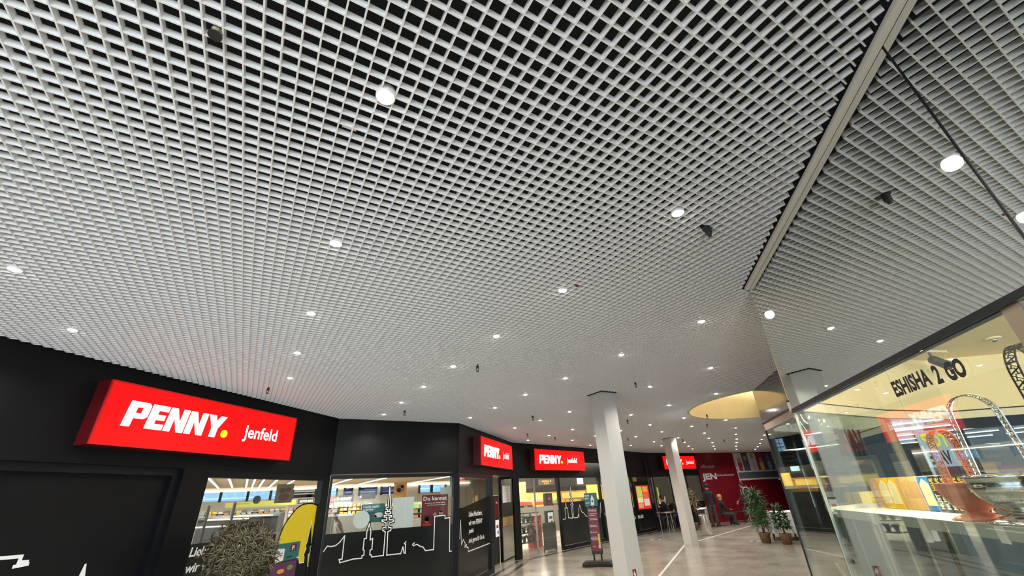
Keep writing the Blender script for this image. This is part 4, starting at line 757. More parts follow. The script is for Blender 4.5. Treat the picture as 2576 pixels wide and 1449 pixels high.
for i, (a0, a1) in enumerate(((.09, 1.16), (1.24, 2.31), (2.39, LE-.09))):
    mb = MB(); mb.fbox(FE, a0, a1, .15, 2.06, -.07, -.06); q_ = struct('window_%d' % (7+i), mb, M_GLASS, base=FE.p(a0, .15)); setp(q_, 'farthest shop window, %s from the left' % ORD[i])
GO = -.0595
def film(F, name, pts, label, m=M_FILM, o=GO, th=.0012): mb = MB(); mb.fpoly(F, pts, o, o+th); return setp(obj(name, mb, m, base=F.p(*pts[0], o)), label, 'window film')
film(FA, 'window_film', [(-2.445, .125), (-.2, .125), (-.2, .95), (-1.02, .95), (-1.02, 1.25), (-2.445, 1.25)], 'black film on the lower part of the arch window')
film(FB, 'window_film', [(-2.47, .125), (-.115, .125), (-.115, 1.152), (-2.47, 1.152)], 'black film on the lower half of the skyline window')
film(FC, 'window_film', [(.075, .105), (2.095, .105), (2.095, 1.62), (.4, 1.42), (.075, 1.42)], 'black film on the greeting glass panel')
film(FD, 'window_film', [(2.35, .105), (4.85, .105), (4.85, 1.32), (2.35, 1.32)], 'black film below the second skyline, left pane')
film(FD, 'window_film', [(4.95, .105), (7.40, .105), (7.40, 1.32), (4.95, 1.32)], 'black film below the second skyline, middle pane')
film(FD, 'window_film', [(7.50, .105), (9.20, .105), (9.20, 1.02), (7.50, 1.02)], 'black film below the lit poster case')
film(FE, 'window_film', [(.09, .155), (LE-.09, .155), (LE-.09, .95), (.09, .95)], 'black film on the farthest windows')
def zq(F, ox, oy, sc_, pts, o): return [F.pix(ox+x/sc_, oy+y/sc_, o) for x, y in pts]
def skyline(F, name, lines, o, wd, label, black=True, m=None):
    t = thing(name, label, 'window graphic', F.p(*lines[0][0], o))
    for ln in lines:
        if black: mb = MB(); mb.ribbon(F, ln, wd*2.6, o+.0014, o+.0018); obj('backing', mb, M_FILM, t)
        mb = MB(); mb.ribbon(F, ln, wd, o+.0035, o+.005); obj('outline', mb, m or M_WHT, t)
    return t
Zb = lambda pts: zq(FB, 800, 1180, 5.386, pts, GO)
L1 = [(75,1115),(125,1045),(180,1050),(240,1035),(300,985),(360,905),(325,1220),(285,1225),(295,1268),(480,1218),(590,1208),(595,1175),(620,1165),(625,1105),(610,1090),(625,945),(655,938),(660,850),(697,740),(715,850),(705,960),(740,940),(730,1085),(705,1100),(700,1160),(720,1165),(725,1190),(885,1170),(910,850),(875,830),(880,795),(920,790),(920,730),(865,705),(865,690),(930,690),(930,655),(895,650),(895,630),(935,625),(935,605),(910,600),(910,580),(945,575),(940,550),(920,545),(925,525),(950,520),(972,240),(985,520),(990,525),(985,548),(965,552),(960,575),(985,580),(985,600),(960,605),(955,630),(995,632),(995,648),(965,655),(965,685),(1025,690),(1020,710),(965,730),(955,790),(990,795),(985,830),(945,850),(930,1165),(1120,1145),(1150,1055),(1165,1135),(1180,1140),(1185,1020),(1170,1010),(1190,985)]
L2 = [(1305,1000),(1280,1020),(1290,1038),(1340,1020),(1390,1050),(1420,1055),(1455,1105),(1565,1090),(1580,640),(1720,625),(1720,670),(1785,655),(1780,1115),(1835,1108)]
film(FB, 'window_film', Zb([(1570, 800), (1790, 780), (1787, 650), (1722, 660), (1722, 620), (1578, 636)]), 'black film behind the tower block of the skyline', o=GO+.0002)
skyline(FB, 'skyline_drawing', [Zb(L1), Zb(L2)], GO, .017, 'white skyline drawing along the black film of the corner window')
# yellow arch with church
Za = lambda pts: zq(FA, 470, 1180, 5.386, pts, GO)
arch = [(1222,1035),(1235,980),(1260,900),(1300,800),(1330,740),(1370,680),(1400,640),(1440,590),(1480,540),(1520,508),(1560,485),(1600,472),(1650,465),(1700,467),(1730,475),(1770,497),(1800,525),(1840,585)]
body = arch+[(1800,860),(1765,1130),(1740,1085),(1740,1260),(1720,1290),(1700,1425),(1675,1400),(1640,1325),(1635,1310),(1580,1265),(1520,1275),(1510,1200),(1485,1195),(1400,1100),(1300,1060)]
film(FA, 'window_film', Za(body), 'yellow arch shaped film with a church silhouette', M_YEL, GO+.0006)
skyline(FA, 'arch_outline', [Za(arch)], GO-.0005, .02, 'black outline of the yellow arch', False, M_FILM)
church = [(1690,705),(1625,985),(1602,1042),(1612,1075),(1575,1168),(1585,1190),(1578,1262),(1640,1320),(1640,1160),(1665,1112),(1690,1025),(1688,1000)]
film(FA, 'church_silhouette', Za(church), 'black church tower silhouette on the yellow film', M_FILM, GO+.002)
skyline(FA, 'skyline_drawing', [Za([(1485,1195),(1510,1198),(1520,1275),(1578,1265),(1585,1190),(1575,1168),(1612,1075),(1602,1042),(1625,985),(1690,705),(1688,1000),(1697,1022),(1665,1060),(1668,1112),(1685,1125),(1672,1150),(1640,1160),(1632,1310),(1655,1330),(1672,1400),(1695,1425),(1712,1320),(1738,1262),(1722,1235),(1732,1100),(1745,1085),(1760,1130)])], GO+.0015, .012, 'white outline of the church on the yellow film', False)
def lettering(F, lines, a0, z1, h, gap, o, label, wfac=.5, bold=.03, shear=.12):
    t = thing('window_lettering', label, 'lettering', F.p(a0, z1, o)); z = z1
    for ln in lines:
        asp = text_shape(ln, bold, shear)[2]; hh = h*(1.18 if any(ch in ln for ch in 'gjpy,') else 1.0)
        mb = MB(); text(mb, F, ln, a0, a0+asp*hh*wfac, z-hh, z, o, bold=bold, shear=shear); obj('text_line', mb, M_WHT, t); z -= gap
    return t
lettering(FA, ['Liebe Nachbarn,', 'wir von PENNY', 'Jenfeld', 'sind gerne für Sie da.'], -2.39, 1.215, .10, .165, GO+.003, 'white greeting lines on the black film, half hidden by the plant', 1.0)
lettering(FC, ['Liebe Nachbarn,', 'wir von PENNY', 'Jenfeld', 'sind gerne für Sie da.'], .72, 1.33, .10, .165, GO+.003, 'white greeting lines on the dark glass left of the entrance', 1.0)
Zc = lambda pts: zq(FC, 1140, 1160, 5.014, pts, GO)
skyline(FC, 'skyline_drawing', [Zc([(80,975),(92,745),(100,975),(102,1055),(125,990),(148,1035),(145,1088),(165,1050),(170,1090),(186,1085),(190,1140),(480,1028)])], GO, .02, 'white zigzag skyline end on the greeting glass')
Zd = lambda pts: zq(FD, 1290, 1180, 6.0375, pts, GO)
skyline(FD, 'skyline_drawing', [Zd([(755,765),(795,760),(805,740),(790,600),(805,590),(800,490),(812,590),(820,585),(830,600),(845,740),(905,745),(890,560),(875,540),(890,525),(865,470),(890,455),(870,390),(875,260),(882,390),(895,455),(915,470),(900,525),(915,540),(905,560),(925,740),(985,735),(995,690),(1005,730),(1000,610),(1015,545),(1045,650),(1080,670),(1110,715),(1135,715),(1125,455),(1200,445),(1220,610)]), Zd([(1325,735),(1330,500),(1350,660),(1380,650),(1410,700)])], GO, .022, 'second white skyline drawing left of the nearer column')
skyline(FE, 'skyline_drawing', [zq(FE, 1530, 1180, 7.243, [(790,718),(855,705),(880,700),(860,570),(868,460),(880,560),(895,570),(915,690),(1010,690),(1030,500),(1050,640),(1100,640)], GO)], GO, .03, 'small white skyline drawing on the farthest windows', False)
film(FD, 'window_film', zq(FD, 1530, 1180, 7.243, [(425, 420), (440, 560), (455, 690), (490, 700), (470, 560), (455, 420)], GO), 'narrow yellow arch film beside the lit poster case', M_YEL, GO+.001)
a_, z_ = FD.pix(1591, 1303, -.05)
lettering(FD, ['Mo. bis Sa. 07:00 bis 20:00'], a_-.15, z_+.07, .13, .2, GO+.003, 'white opening hours on the black film under the poster case', .62)
skyline(FA, 'skyline_drawing', [zq(FA, 0, 1100, 4.152, [(-80,1270),(220,1245),(180,1345),(200,1305),(275,1300)], -.129), zq(FA, 0, 1100, 4.152, [(150,1350),(280,1325)], -.129)], -.13, .028, 'broken white skyline piece on the recessed panel at the left edge', False)
film(FA, 'skyline_tip', zq(FA, 0, 1100, 4.152, [(885,1325),(905,1318),(880,1500),(800,1500)], -.129), 'white spire tip on the recessed panel at the bottom left', M_WHT, -.1295)
# posters in and on the windows
def poster(F, name, px0, px1, py0, py1, o, m, label, texts=(), shapes=(), cat='poster'):
    a0, z1 = F.pix(px0, py0, o); a1, z0 = F.pix(px1, py1, o); mats = [m]; mb = MB(); mb.fbox(F, a0, a1, z0, z1, o-.003, o)
    def mi_(c_):
        if c_ not in mats: mats.append(c_)
        return mats.index(c_)
    W_, H2 = a1-a0, z1-z0
    for sh in shapes:
        c_, pts = sh; mb.fpoly(F, [(a0+W_*u, z0+H2*v) for u, v in pts], o+.0005, o+.001, mi_(c_))
    for (b_, u0, u1, v0, v1, c_) in texts: text(mb, F, b_, a0+W_*u0, a0+W_*u1, z0+H2*v0, z0+H2*v1, o+.0016, bold=.028, mi=mi_(c_))
    return setp(obj(name, mb, mats, base=F.p(a0, z0, o)), label, cat)
def disc(u, v, ru, rv, n=14): return [(u+ru*math.cos(2*math.pi*k/n), v+rv*math.sin(2*math.pi*k/n)) for k in range(n)]
IN = -.09
M_HAIR = mat('hair_print', (.03, .02, .015), .5)
poster(FB, 'poster', 1062, 1126, 1246, 1322, IN, M_MAR, 'dark red hiring poster with three faces', [('Du kannst', .05, .95, .82, .95, M_WHT), ('Freude an der Arbeit haben.', .12, .9, .725, .76, M_WHT), ('Und Freunde als Kollegen.', .2, .92, .655, .69, M_WHT)],
       [(M_REDP, [(.05, 0), (.1, .12), (.35, .12), (.42, 0)]), (M_HAIR, disc(.22, .27, .11, .1)), (M_SKIN, disc(.21, .23, .075, .09)), (M_SKIN, disc(.5, .36, .07, .075)), (M_SKIN, disc(.74, .40, .085, .09)), (M_HAIR, disc(.75, .47, .09, .05))])
poster(FB, 'poster', 911, 966, 1269, 1312, IN, M_TEAL, 'teal savings poster behind the skyline window', [('Noch mehr', .06, .75, .78, .92, M_WHT), ('sparen.', .06, .5, .6, .74, M_WHT)], [(M_WHT, disc(.75, .38, .2, .14)), (GM['red'], disc(.58, .3, .09, .09))])
poster(FB, 'paper_sheet', 989, 1038, 1252, 1330, IN+.004, M_WHT, 'blank white sheet hanging in the skyline window')
poster(FB, 'poster', 992, 1022, 1214, 1251, IN, M_ORG, 'orange brown bread poster high in the skyline window', [('Brot', .1, .7, .05, .17, M_YEL)], [(mat('bread_brown', (.28, .10, .03), .6), disc(.5, .6, .35, .28)), (mat('bread_light', (.7, .42, .15), .6), disc(.4, .5, .16, .14)), (mat('bread_light', (.7, .42, .15), .6), disc(.65, .72, .13, .1))])
poster(FB, 'wall_notice', 1132, 1142, 1198, 1224, IN, GM['grey'], 'narrow grey notice at the right edge of the skyline window', (), (), 'notice')
poster(FB, 'grey_board', 1108, 1140, 1226, 1250, IN-.02, mat('pale_grey', (.5, .5, .47), .6), 'pale grey panel behind the hiring poster', (), (), 'panel')
a, z = FB.pix(909, 1307, GO); film(FB, 'round_sticker', [(a+.145*math.cos(2*math.pi*k/28), z+.145*math.sin(2*math.pi*k/28)) for k in range(28)], 'round pale mint sticker on the skyline window', mat('mint_film', (.55, .64, .60), .5), GO+.001)
FH = Frame(FA.p(-1.2, 0, -2.2).xy, 20)
poster(FH, 'hanging_banner', 698, 733, 1218, 1264, 0, mat('banner_beige', (.50, .38, .28), .6), 'beige banner with reddish fruit picture hanging in the arch window', (), [(mat('fruit_red', (.33, .10, .06), .6), disc(.5, .3, .3, .2)), (mat('fruit_brown', (.25, .13, .08), .6), disc(.35, .65, .2, .15)), (mat('fruit_red', (.33, .10, .06), .6), disc(.7, .7, .16, .12))])
a, z = FH.pix(646, 1257, 0); mb = MB(); mb.fpoly(FH, [(a+.07*math.cos(2*math.pi*k/20), z+.07*math.sin(2*math.pi*k/20)) for k in range(20)], 0, .004); setp(obj('hanging_disc', mb, mat('disc_teal', (.16, .28, .30), .5), base=FH.p(a, z)), 'small grey teal disc sign hanging in the arch window', 'sign')
poster(FA, 'poster', 697, 749, 1370, 1408, GO+.004, M_TEAL, 'teal app poster on the arch window beside the plant', [('P.', .66, .80, .58, .82, M_WHT), ('Dauerhaft', .06, .30, .46, .54, M_DKPR), ('sparen', .08, .28, .34, .42, M_DKPR)], [(M_WHT, [(.02, .05), (.36, .12), (.36, .72), (.02, .78)]), (M_MAR, [(.6, .5), (.86, .52), (.86, .9), (.6, .88)]), (M_DKPR, [(.48, .2), (.72, .22), (.72, .3), (.48, .28)])])
poster(FA, 'poster', 683, 737, 1417, 1470, GO+.004, mat('purple_print', (.12, .04, .10), .4), 'purple poster with green and red snacks below the teal poster', (), [(GM['green'], disc(.75, .7, .12, .1)), (GM['orange'], disc(.4, .62, .14, .09)), (GM['red'], disc(.12, .4, .12, .1))])
# lit poster case on the far wall
t = thing('poster_case', 'red framed lit poster case on the far black wall', 'display case', FD.p(8.3, .85))
a0, z1 = FD.pix(1598, 1222, .06); a1, z0 = FD.pix(1640, 1278, .06)
mb = MB(); mb.fbox(FD, a0-.12, a1+.12, z0-.08, z1+.16, .0, .05); obj('housing', mb, M_BLK2, t)
mb = MB(); mb.fbox(FD, a0, a1, z0, z1, .05, .055); obj('lit_back', mb, mat('case_red', (.7, .03, .03), .4, emit=.5, ecol=(.9, .03, .03)), t)
for i, (u0, u1, v0, v1, c_) in enumerate([(.04, .44, .52, .96, (.45, .62, .12)), (.5, .9, .72, .95, (.85, .35, .08)), (.04, .44, .28, .5, (.7, .7, .3)), (.5, .9, .44, .69, (.6, .15, .06)), (.04, .4, .06, .26, (.6, .3, .15)), (.5, .92, .12, .42, (.6, .58, .5))]):
    mb = MB(); mb.fbox(FD, a0+(a1-a0)*u0, a0+(a1-a0)*u1, z0+(z1-z0)*v0, z0+(z1-z0)*v1, .055, .058); obj('offer_sheet', mb, mat('offer_%d' % i, c_, .4, emit=.55), t)
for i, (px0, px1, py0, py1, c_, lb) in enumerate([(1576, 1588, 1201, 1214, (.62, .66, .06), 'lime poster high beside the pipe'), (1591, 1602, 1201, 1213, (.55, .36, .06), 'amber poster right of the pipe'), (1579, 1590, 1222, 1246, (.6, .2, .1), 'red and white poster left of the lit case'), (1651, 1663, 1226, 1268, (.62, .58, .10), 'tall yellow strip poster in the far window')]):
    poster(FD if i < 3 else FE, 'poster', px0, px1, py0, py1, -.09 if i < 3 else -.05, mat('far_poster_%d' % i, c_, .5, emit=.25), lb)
# ------------------------------------------------------------------ dark red end wall with the centre's lettering
M_CRIM = mat('crimson_gloss', (.21, .006, .018), .22, noise=.12, nscale=1.2, spec=.3)
we2 = thing('wall_end', 'glossy dark red end wall with white lettering and a picture band', None, FR.p(0, 0), kind='structure')
jx = [FR.pix(px, 1230)[0] for px in (1748, 1803, 1852)]
seg = [0]+[jx[1]]+[jx[2]+.02, LR]
for a0, a1 in zip(seg, seg[1:]):
    mb = MB(); mb.fbox(FR, a0+.004, a1-.004, 0, TOP, -.15, 0); obj('wall_panel', mb, M_CRIM, we2)
mb = MB(); mb.box(29, 29.2, 3.5, 14.5, 0, TOP); obj('sky_block_wall', mb, mat('end_grey', (.30, .29, .28), .7), we2)  # unseen wall added to keep open sky out of the window reflections
def rl(px, py): return FR.pix(px, py, .002)
mb = MB(); a0, z0 = rl(1769, 1212); a1, z1 = rl(1801, 1191); text(mb, FR, 'JEN', a0, a1, z0, z1+.02, .003, bold=.045); setp(obj('wall_lettering', mb, M_WHT, base=FR.p(a0, z0)), 'large white three letter name on the red end wall', 'lettering')
mb = MB(); a0, z0 = rl(1805, 1198); a1, z1 = rl(1846, 1191); text(mb, FR, 'Einkaufscenter', a0, a1, z0, z1, .003, bold=.0); setp(obj('wall_lettering', mb, M_WHT, base=FR.p(a0, z0)), 'thin white word to the right of the large letters', 'lettering')
mb = MB(); a0, z0 = rl(1763, 1178); a1, z1 = rl(1795, 1168); text(mb, FR, 'willkommen', a0, a1, z0, z1, .003, bold=.01, shear=.3); setp(obj('wall_lettering', mb, mat('script_pale', (.55, .4, .45), .4), base=FR.p(a0, z0)), 'slanted pale script above the large letters', 'lettering')
# picture band, grey band, white borders
aL, zt2 = rl(1842, 1140); zt2 = 3.05; _, zb2 = rl(1860, 1187); _, zg = rl(1862, 1207)
pb = thing('picture_band', 'band of tall shopping pictures with white borders at the right of the red wall', 'picture', FR.p(aL, zb2, .002))
cols_ = [(.75, .75, .76), (.14, .13, .15), (.85, .85, .9), (.5, .05, .09), (.14, .14, .36), (.8, .68, .72), (.85, .78, .32), (.5, .72, .85), (.6, .62, .64)]
wds = [.55, .42, .62, .6, .6, .4, .4, .6, .8]; a = aL+.05; rp = random.Random(5)
for i, (c_, w_) in enumerate(zip(cols_, wds)):
    mb = MB(); mb.fbox(FR, a, a+w_-.03, zb2+.03, zt2, .001, .004, 0)
    mb.fpoly(FR, disc(a+w_*.5, zb2+.55+.1*(i % 3), .13, .13), .004, .005, 1); mb.fpoly(FR, [(a+w_*.28, zb2+.03), (a+w_*.72, zb2+.03), (a+w_*.78, zb2+.40), (a+w_*.5, zb2+.5), (a+w_*.22, zb2+.40)], .004, .005, 2)
    k = cols_[(i+3) % 9]; obj('picture', mb, [mat('picture_%d' % i, c_, .35), M_SKIN, mat('picture_b%d' % i, k, .35)], pb); a += w_
mb = MB(); mb.fbox(FR, aL, a+.1, zg+.04, zb2-.02, .001, .004); obj('grey_band', mb, mat('band_grey', (.13, .16, .19), .25), pb)
mb = MB(); mb.fbox(FR, aL, a+.1, zb2-.03, zb2+.04, .003, .006); mb.fbox(FR, aL, a+.1, zg-.03, zg+.05, .003, .006); obj('white_border', mb, M_WHT, pb)
b0, bz = rl(1884, 1303); mb = MB(); mb.ribbon(FR, [(aL, zt2), (aL+.02, 0.05)], .05, .003, .006); obj('white_line', mb, M_WHT, pb)
# ------------------------------------------------------------------ people
M_BODY = {n_: mat('cloth_'+n_, c_, .8, noise=.15, nscale=25) for n_, c_ in dict(black=(.008, .008, .009), navy=(.012, .014, .025), grey=(.045, .043, .042), jeans=(.05, .06, .09), red=(.2, .015, .015), brown=(.07, .05, .035), white=(.6, .58, .5)).items()}
M_SK = mat('skin', (.48, .28, .19), .55); M_HR = mat('hair_dark', (.012, .010, .009), .6); M_SHOE = mat('shoe_black', (.012, .012, .012), .5); M_HAT = mat('hat_mustard', (.45, .30, .04), .8); M_PACK = mat('backpack', (.04, .045, .05), .7)
def person(loc, face, pose, top, legs, label, s=1.0, hat=None, lean=0.0, hair=True):
    """one skinned body; x to its right, y ahead, z up (1.75 m tall when standing)"""
    V = []; Rr = []; E = []
    def v(x, y, z, r): V.append((x*s, y*s, z*s)); Rr.append(r*s); return len(V)-1
    def chain(*ids):
        for a, b in zip(ids, ids[1:]): E.append((a, b))
    seat = pose == 'sit'; hz = .50 if seat else .93; ln = lean
    pel = v(0, 0, hz, .155); wai = v(0, .01+ln*.2, hz+.17, .135); che = v(0, .02+ln*.55, hz+.36, .165); nek = v(0, .03+ln*.85, hz+.53, .06); hd0 = v(0, .05+ln, hz+.62, .075); hd1 = v(0, .06+ln*1.05, hz+.71, .092); hd2 = v(0, .05+ln*1.05, hz+.79, .07)
    chain(pel, wai, che, nek, hd0, hd1, hd2); nose = v(0, .16+ln*1.05, hz+.68, .014); E.append((hd1, nose))
    hands = []
    for q in (-1, 1):
        sh = v(.19*q, .02+ln*.75, hz+.46, .062); chain(che, sh)
        if seat: el = v(.25*q, .06+ln*.5, hz+.20, .046); wr = v(.14*q, .30+ln*.3, hz+.17, .034); hn = (.12*q, .36+ln*.3, hz+.17); dv_ = (-.05*q, .9, -.25)
        elif pose == 'walk': el = v(.23*q, -.02+.12*q, hz+.18, .046); wr = v(.24*q, .06+.26*q, hz+.0, .034); hn = (.24*q, .08+.29*q, hz-.05); dv_ = (0, .45, -.85)
        else: el = v(.235*q, -.01, hz+.17, .046); wr = v(.20*q, .10, hz-.05, .034); hn = (.19*q, .13, hz-.11); dv_ = (-.1*q, .35, -.9)
        chain(sh, el, wr); pm = v(*hn, .036); chain(wr, pm); d = Vector(dv_).normalized(); sd = Vector((q, 0, 0)).cross(d).cross(d).normalized(); sd = Vector((0, 1, 0)) if not seat else Vector((1, 0, 0)); sd = (sd-d*sd.dot(d)).normalized(); bn = sd.cross(d)
        for k, lf in enumerate((.075, .085, .08, .062)):
            o_ = Vector(hn)+sd*(k-1.5)*.021; f1 = v(*(o_+d*.045), .0105); f2 = v(*(o_+d*(.045+lf*.55)+bn*.008), .0095); f3 = v(*(o_+d*(.03+lf)+bn*.024), .008); chain(pm, f1, f2, f3)
        t1 = v(*(Vector(hn)-sd*.045+d*.005), .012); t2 = v(*(Vector(hn)-sd*.06+d*.04), .0095); chain(pm, t1, t2)
        hp = v(.095*q, 0, hz-.05, .105); chain(pel, hp)
        if seat: kn = v(.13*q, .44, hz-.02, .075); an = v(.13*q, .42, .09, .046); to = v(.14*q, .58, .035, .036)
        elif pose == 'walk': kn = v(.09*q, .10+.14*q, .50, .072); an = v(.09*q, .0+.30*q if q > 0 else -.34, .10 if q > 0 else .16, .045); to = v(.09*q, (.44 if q > 0 else -.20), .035 if q > 0 else .05, .036)
        else: kn = v(.105*q, .02, .50, .072); an = v(.11*q, -.01, .09, .046); to = v(.125*q, .14, .035, .038)
        chain(hp, kn, an, to)
    me = bpy.data.meshes.new('body'); me.from_pydata(V, E, []); o = bpy.data.objects.new('tmp', me); COL.objects.link(o)
    md = o.modifiers.new('skin', 'SKIN'); md.use_smooth_shade = True
    for i, sv in enumerate(me.skin_vertices[0].data): sv.radius = (Rr[i], Rr[i]*(.72 if i in (pel, wai, che) else 1)); sv.use_root = (i == pel)
    o.modifiers.new('sub', 'SUBSURF').levels = 1
    bpy.context.view_layer.update(); m2 = bpy.data.meshes.new_from_object(o.evaluated_get(bpy.context.evaluated_depsgraph_get())); bpy.data.objects.remove(o)
    for m in (top, legs, M_SK, M_SHOE): m2.materials.append(m)
    hd_z = (hz+.57)*s; EV = [(Vector(V[a]), Vector(V[b]), a, b) for a, b in E]; arm_r = {i for i in range(len(V)) if Rr[i] < .037*s and V[i][2] > .2*s and i > hd2}
    for p in m2.polygons:
        c = p.center; bs = min(EV, key=lambda q: (c-(q[0]+(q[1]-q[0])*max(0, min(1, (c-q[0]).dot(q[1]-q[0])/max(1e-9, (q[1]-q[0]).length_squared))))).length); ids_ = (bs[2], bs[3])
        if c.z > hd_z and (max(ids_) <= nose): p.material_index = 2
        elif bs[3] in arm_r and Rr[bs[2]] < .037*s: p.material_index = 2
        elif c.z < .075*s: p.material_index = 3
        elif (c.z < hz*s-.06*s if not seat else (Rr[bs[3]] in (.075*s, .046*s, .105*s) and V[bs[3]][2] < .52*s and bs[3] > nose)): p.material_index = 1
        p.use_smooth = True
    t = thing('person', label, 'person', loc); t.rotation_euler = (0, 0, R(face)); b_ = bpy.data.objects.new('body', m2); COL.objects.link(b_); b_.parent = t
    hc = Vector((0, (.055+ln*1.05)*s, (hz+.73)*s))
    def local(name, mb, m):
        o3 = bpy.data.objects.new(name, mb.mesh(name, m, Vector((0, 0, 0)), True)); COL.objects.link(o3); o3.parent = t; return o3
    if hair: mb = MB(); mb.lathe(hc+Vector((0, -.018*s, 0)), [(.088*s, -.07*s), (.105*s, -.02*s), (.10*s, .04*s), (.07*s, .085*s), (0, .105*s)], 16); local('hair', mb, hat or M_HR)
    mb = MB()
    for q in (-1, 1): mb.lathe(hc+Vector((.034*q*s, .083*s, -.015*s)), [(0, -.008*s), (.009*s, 0), (0, .008*s)], 8)
    local('eye', mb, M_HR)
    mb = MB(); mb.tube([hc+Vector((-.028*s, .083*s, -.08*s)), hc+Vector((0, .092*s, -.083*s)), hc+Vector((.028*s, .083*s, -.08*s))], .006*s, 6); local('mouth', mb, M_REDS)
    for q in (-1, 1):
        mb = MB(); mb.lathe(hc+Vector((.092*q*s, -.005*s, -.02*s)), [(0, -.03*s), (.014*s, -.015*s), (.016*s, .012*s), (0, .03*s)], 8); local('ear', mb, M_SK)
    return t, local
def gnd(px, py, k=1.0): q = floor_at(px, py)*k; return Vector((q.x, q.y, 0))
person(gnd(1802, 1327), -30, 'stand', M_BODY['black'], M_BODY['grey'], 'person in a long black coat standing with the back to us beside the steel bin', .95)
ps = gnd(1826, 1317, .95); p1_, loc1 = person(ps, -118, 'sit', M_BODY['black'], M_BODY['grey'], 'person in a mustard yellow hat sitting on a bench before the red wall', .92, hat=M_HAT, lean=-.04)
person(gnd(1690, 1331, .97), 75, 'sit', M_BODY['black'], M_BODY['black'], 'person in black bending over a table left of the farther column', 1.0, lean=.16)
person(gnd(1722, 1330, 1.03), 100, 'sit', M_BODY['brown'], M_BODY['jeans'], 'person in brown sitting half hidden right behind the farther column', 1.0, lean=.08)
pw, lw_ = person(gnd(1893, 1307, .93), 60, 'walk', M_BODY['grey'], M_BODY['black'], 'person with a backpack walking past behind the tall palm', .94, lean=.04)
mb = MB(); mb.add([], []); q_ = MB(); q_.hexa([(-.15, -.30, .98), (.15, -.30, .98), (.15, -.13, .98), (-.15, -.13, .98), (-.12, -.26, 1.42), (.12, -.26, 1.42), (.12, -.13, 1.42), (-.12, -.13, 1.42)]); lw_('backpack', q_, M_PACK)
q_ = MB(); q_.tube([(-.1, -.12, 1.40), (-.1, .02, 1.44), (-.1, .14, 1.30), (-.1, .10, 1.08)], .018, 6); lw_('strap', q_, M_BODY['white']); q_ = MB(); q_.tube([(.1, -.12, 1.40), (.1, .02, 1.44), (.1, .14, 1.30), (.1, .10, 1.08)], .018, 6); lw_('strap', q_, M_BODY['white'])
sx_, sz_ = by(866, 1318, 12.2); person((sx_, 12.2, 0), 80, 'stand', mat('cloth_pinkish', (.50, .45, .44), .8), M_BODY['grey'], 'shopper in a pale pinkish coat stooping behind the skyline window', .86, lean=.22, hat=mat('hood_pinkish', (.52, .46, .45), .8))
# ------------------------------------------------------------------ seats and tables
M_TBL = mat('dark_wood_seat', (.035, .022, .018), .5)
def bench(c, deg, wd, label):
    F = Frame(c.xy, deg); t = thing('bench', label, 'bench', c)
    for k in range(3):
        mb = MB(); mb.fbox(F, -wd/2, wd/2, .42, .45, -.2+.14*k, -.08+.14*k); obj('seat_board', mb, M_TBL, t)
    for a in (-wd/2+.12, wd/2-.12):
        for o0 in (-.2, .18):
            mb = MB(); mb.tube([F.p(a, .42, o0*.7), F.p(a, 0, o0*1.25)], .03, 8); obj('leg', mb, M_TBL, t)
    return F, t
bench(Vector((ps.x+.0, ps.y, 0)), -20, 1.1, 'dark bench under the seated person in the yellow hat')
bench(gnd(1876, 1308, .95), -20, 1.5, 'empty dark bench before the red wall')
def table(c, deg, wd, dp, h, label, m, legs=M_BLKP):
    F = Frame(c.xy, deg); t = thing('table', label, 'table', c)
    mb = MB(); mb.fbox(F, -wd/2, wd/2, h-.03, h, -dp/2, dp/2); obj('table_top', mb, m, t)
    for a in (-wd/2+.06, wd/2-.06):
        for o0 in (-dp/2+.06, dp/2-.06):
            mb = MB(); mb.tube([F.p(a, h-.03, o0), F.p(a, 0, o0)], .02, 8); obj('leg', mb, legs, t)
    return F, t
tb = gnd(1690, 1334, .94); F_, _t = table(tb, 20, .9, .6, .72, 'dark table left of the farther column', M_TBL, M_STEEL)
mb = MB(); mb.fbox(F_, -.25, .05, .7205, .724, -.1, .12); setp(obj('paper_sheet', mb, M_WHT, base=F_.p(-.1, .72)), 'white sheet lying on the dark table', 'paper')
table(gnd(1735, 1326, .95), 20, 1.0, .6, .9, 'dark counter table behind the steel bin', M_TBL)
for c, lb in ((gnd(1690, 1331, .97), 'dark stool under the bending person in black'), (gnd(1722, 1330, 1.03), 'dark stool under the person in brown')):
    t = thing('stool', lb, 'stool', c); mb = MB(); mb.lathe(c+Vector((0, 0, .38)), [(0, 0), (.18, 0), (.18, .03), (0, .03)], 20); obj('seat', mb, M_TBL, t)
    for k in range(4):
        an = R(45+90*k); mb = MB(); mb.tube([c+Vector((.12*math.cos(an), .12*math.sin(an), .38)), c+Vector((.19*math.cos(an), .19*math.sin(an), 0))], .015, 6); obj('leg', mb, M_STEEL, t)
F_, _t = table(gnd(1975, 1352, .98), 30, 1.1, .7, .74, 'white clothed table behind the two potted plants', M_WHT)
mb = MB(); n = 40; pr_ = []
for k in range(n+1):
    u = k/n*4; e = int(u) % 4; f = u-int(u); cx = [(-.56, -.36), (.56, -.36), (.56, .36), (-.56, .36)]; a0, a1 = cx[e], cx[(e+1) % 4]; pr_.append((a0[0]+(a1[0]-a0[0])*f, a0[1]+(a1[1]-a0[1])*f))
vs = [F_.p(x, .743, y) for x, y in pr_]+[F_.p(x*1.03+.012*math.sin(k*2.3), .18, y*1.05+.012*math.cos(k*2.9)) for k, (x, y) in enumerate(pr_)]
mb.add(vs, [(k, k+1, n+2+k, n+1+k) for k in range(n)]+[tuple(range(n))]); setp(obj('tablecloth', mb, M_WHT, base=F_.p(0, .74)), 'white cloth hanging over the table behind the plants', 'tablecloth')
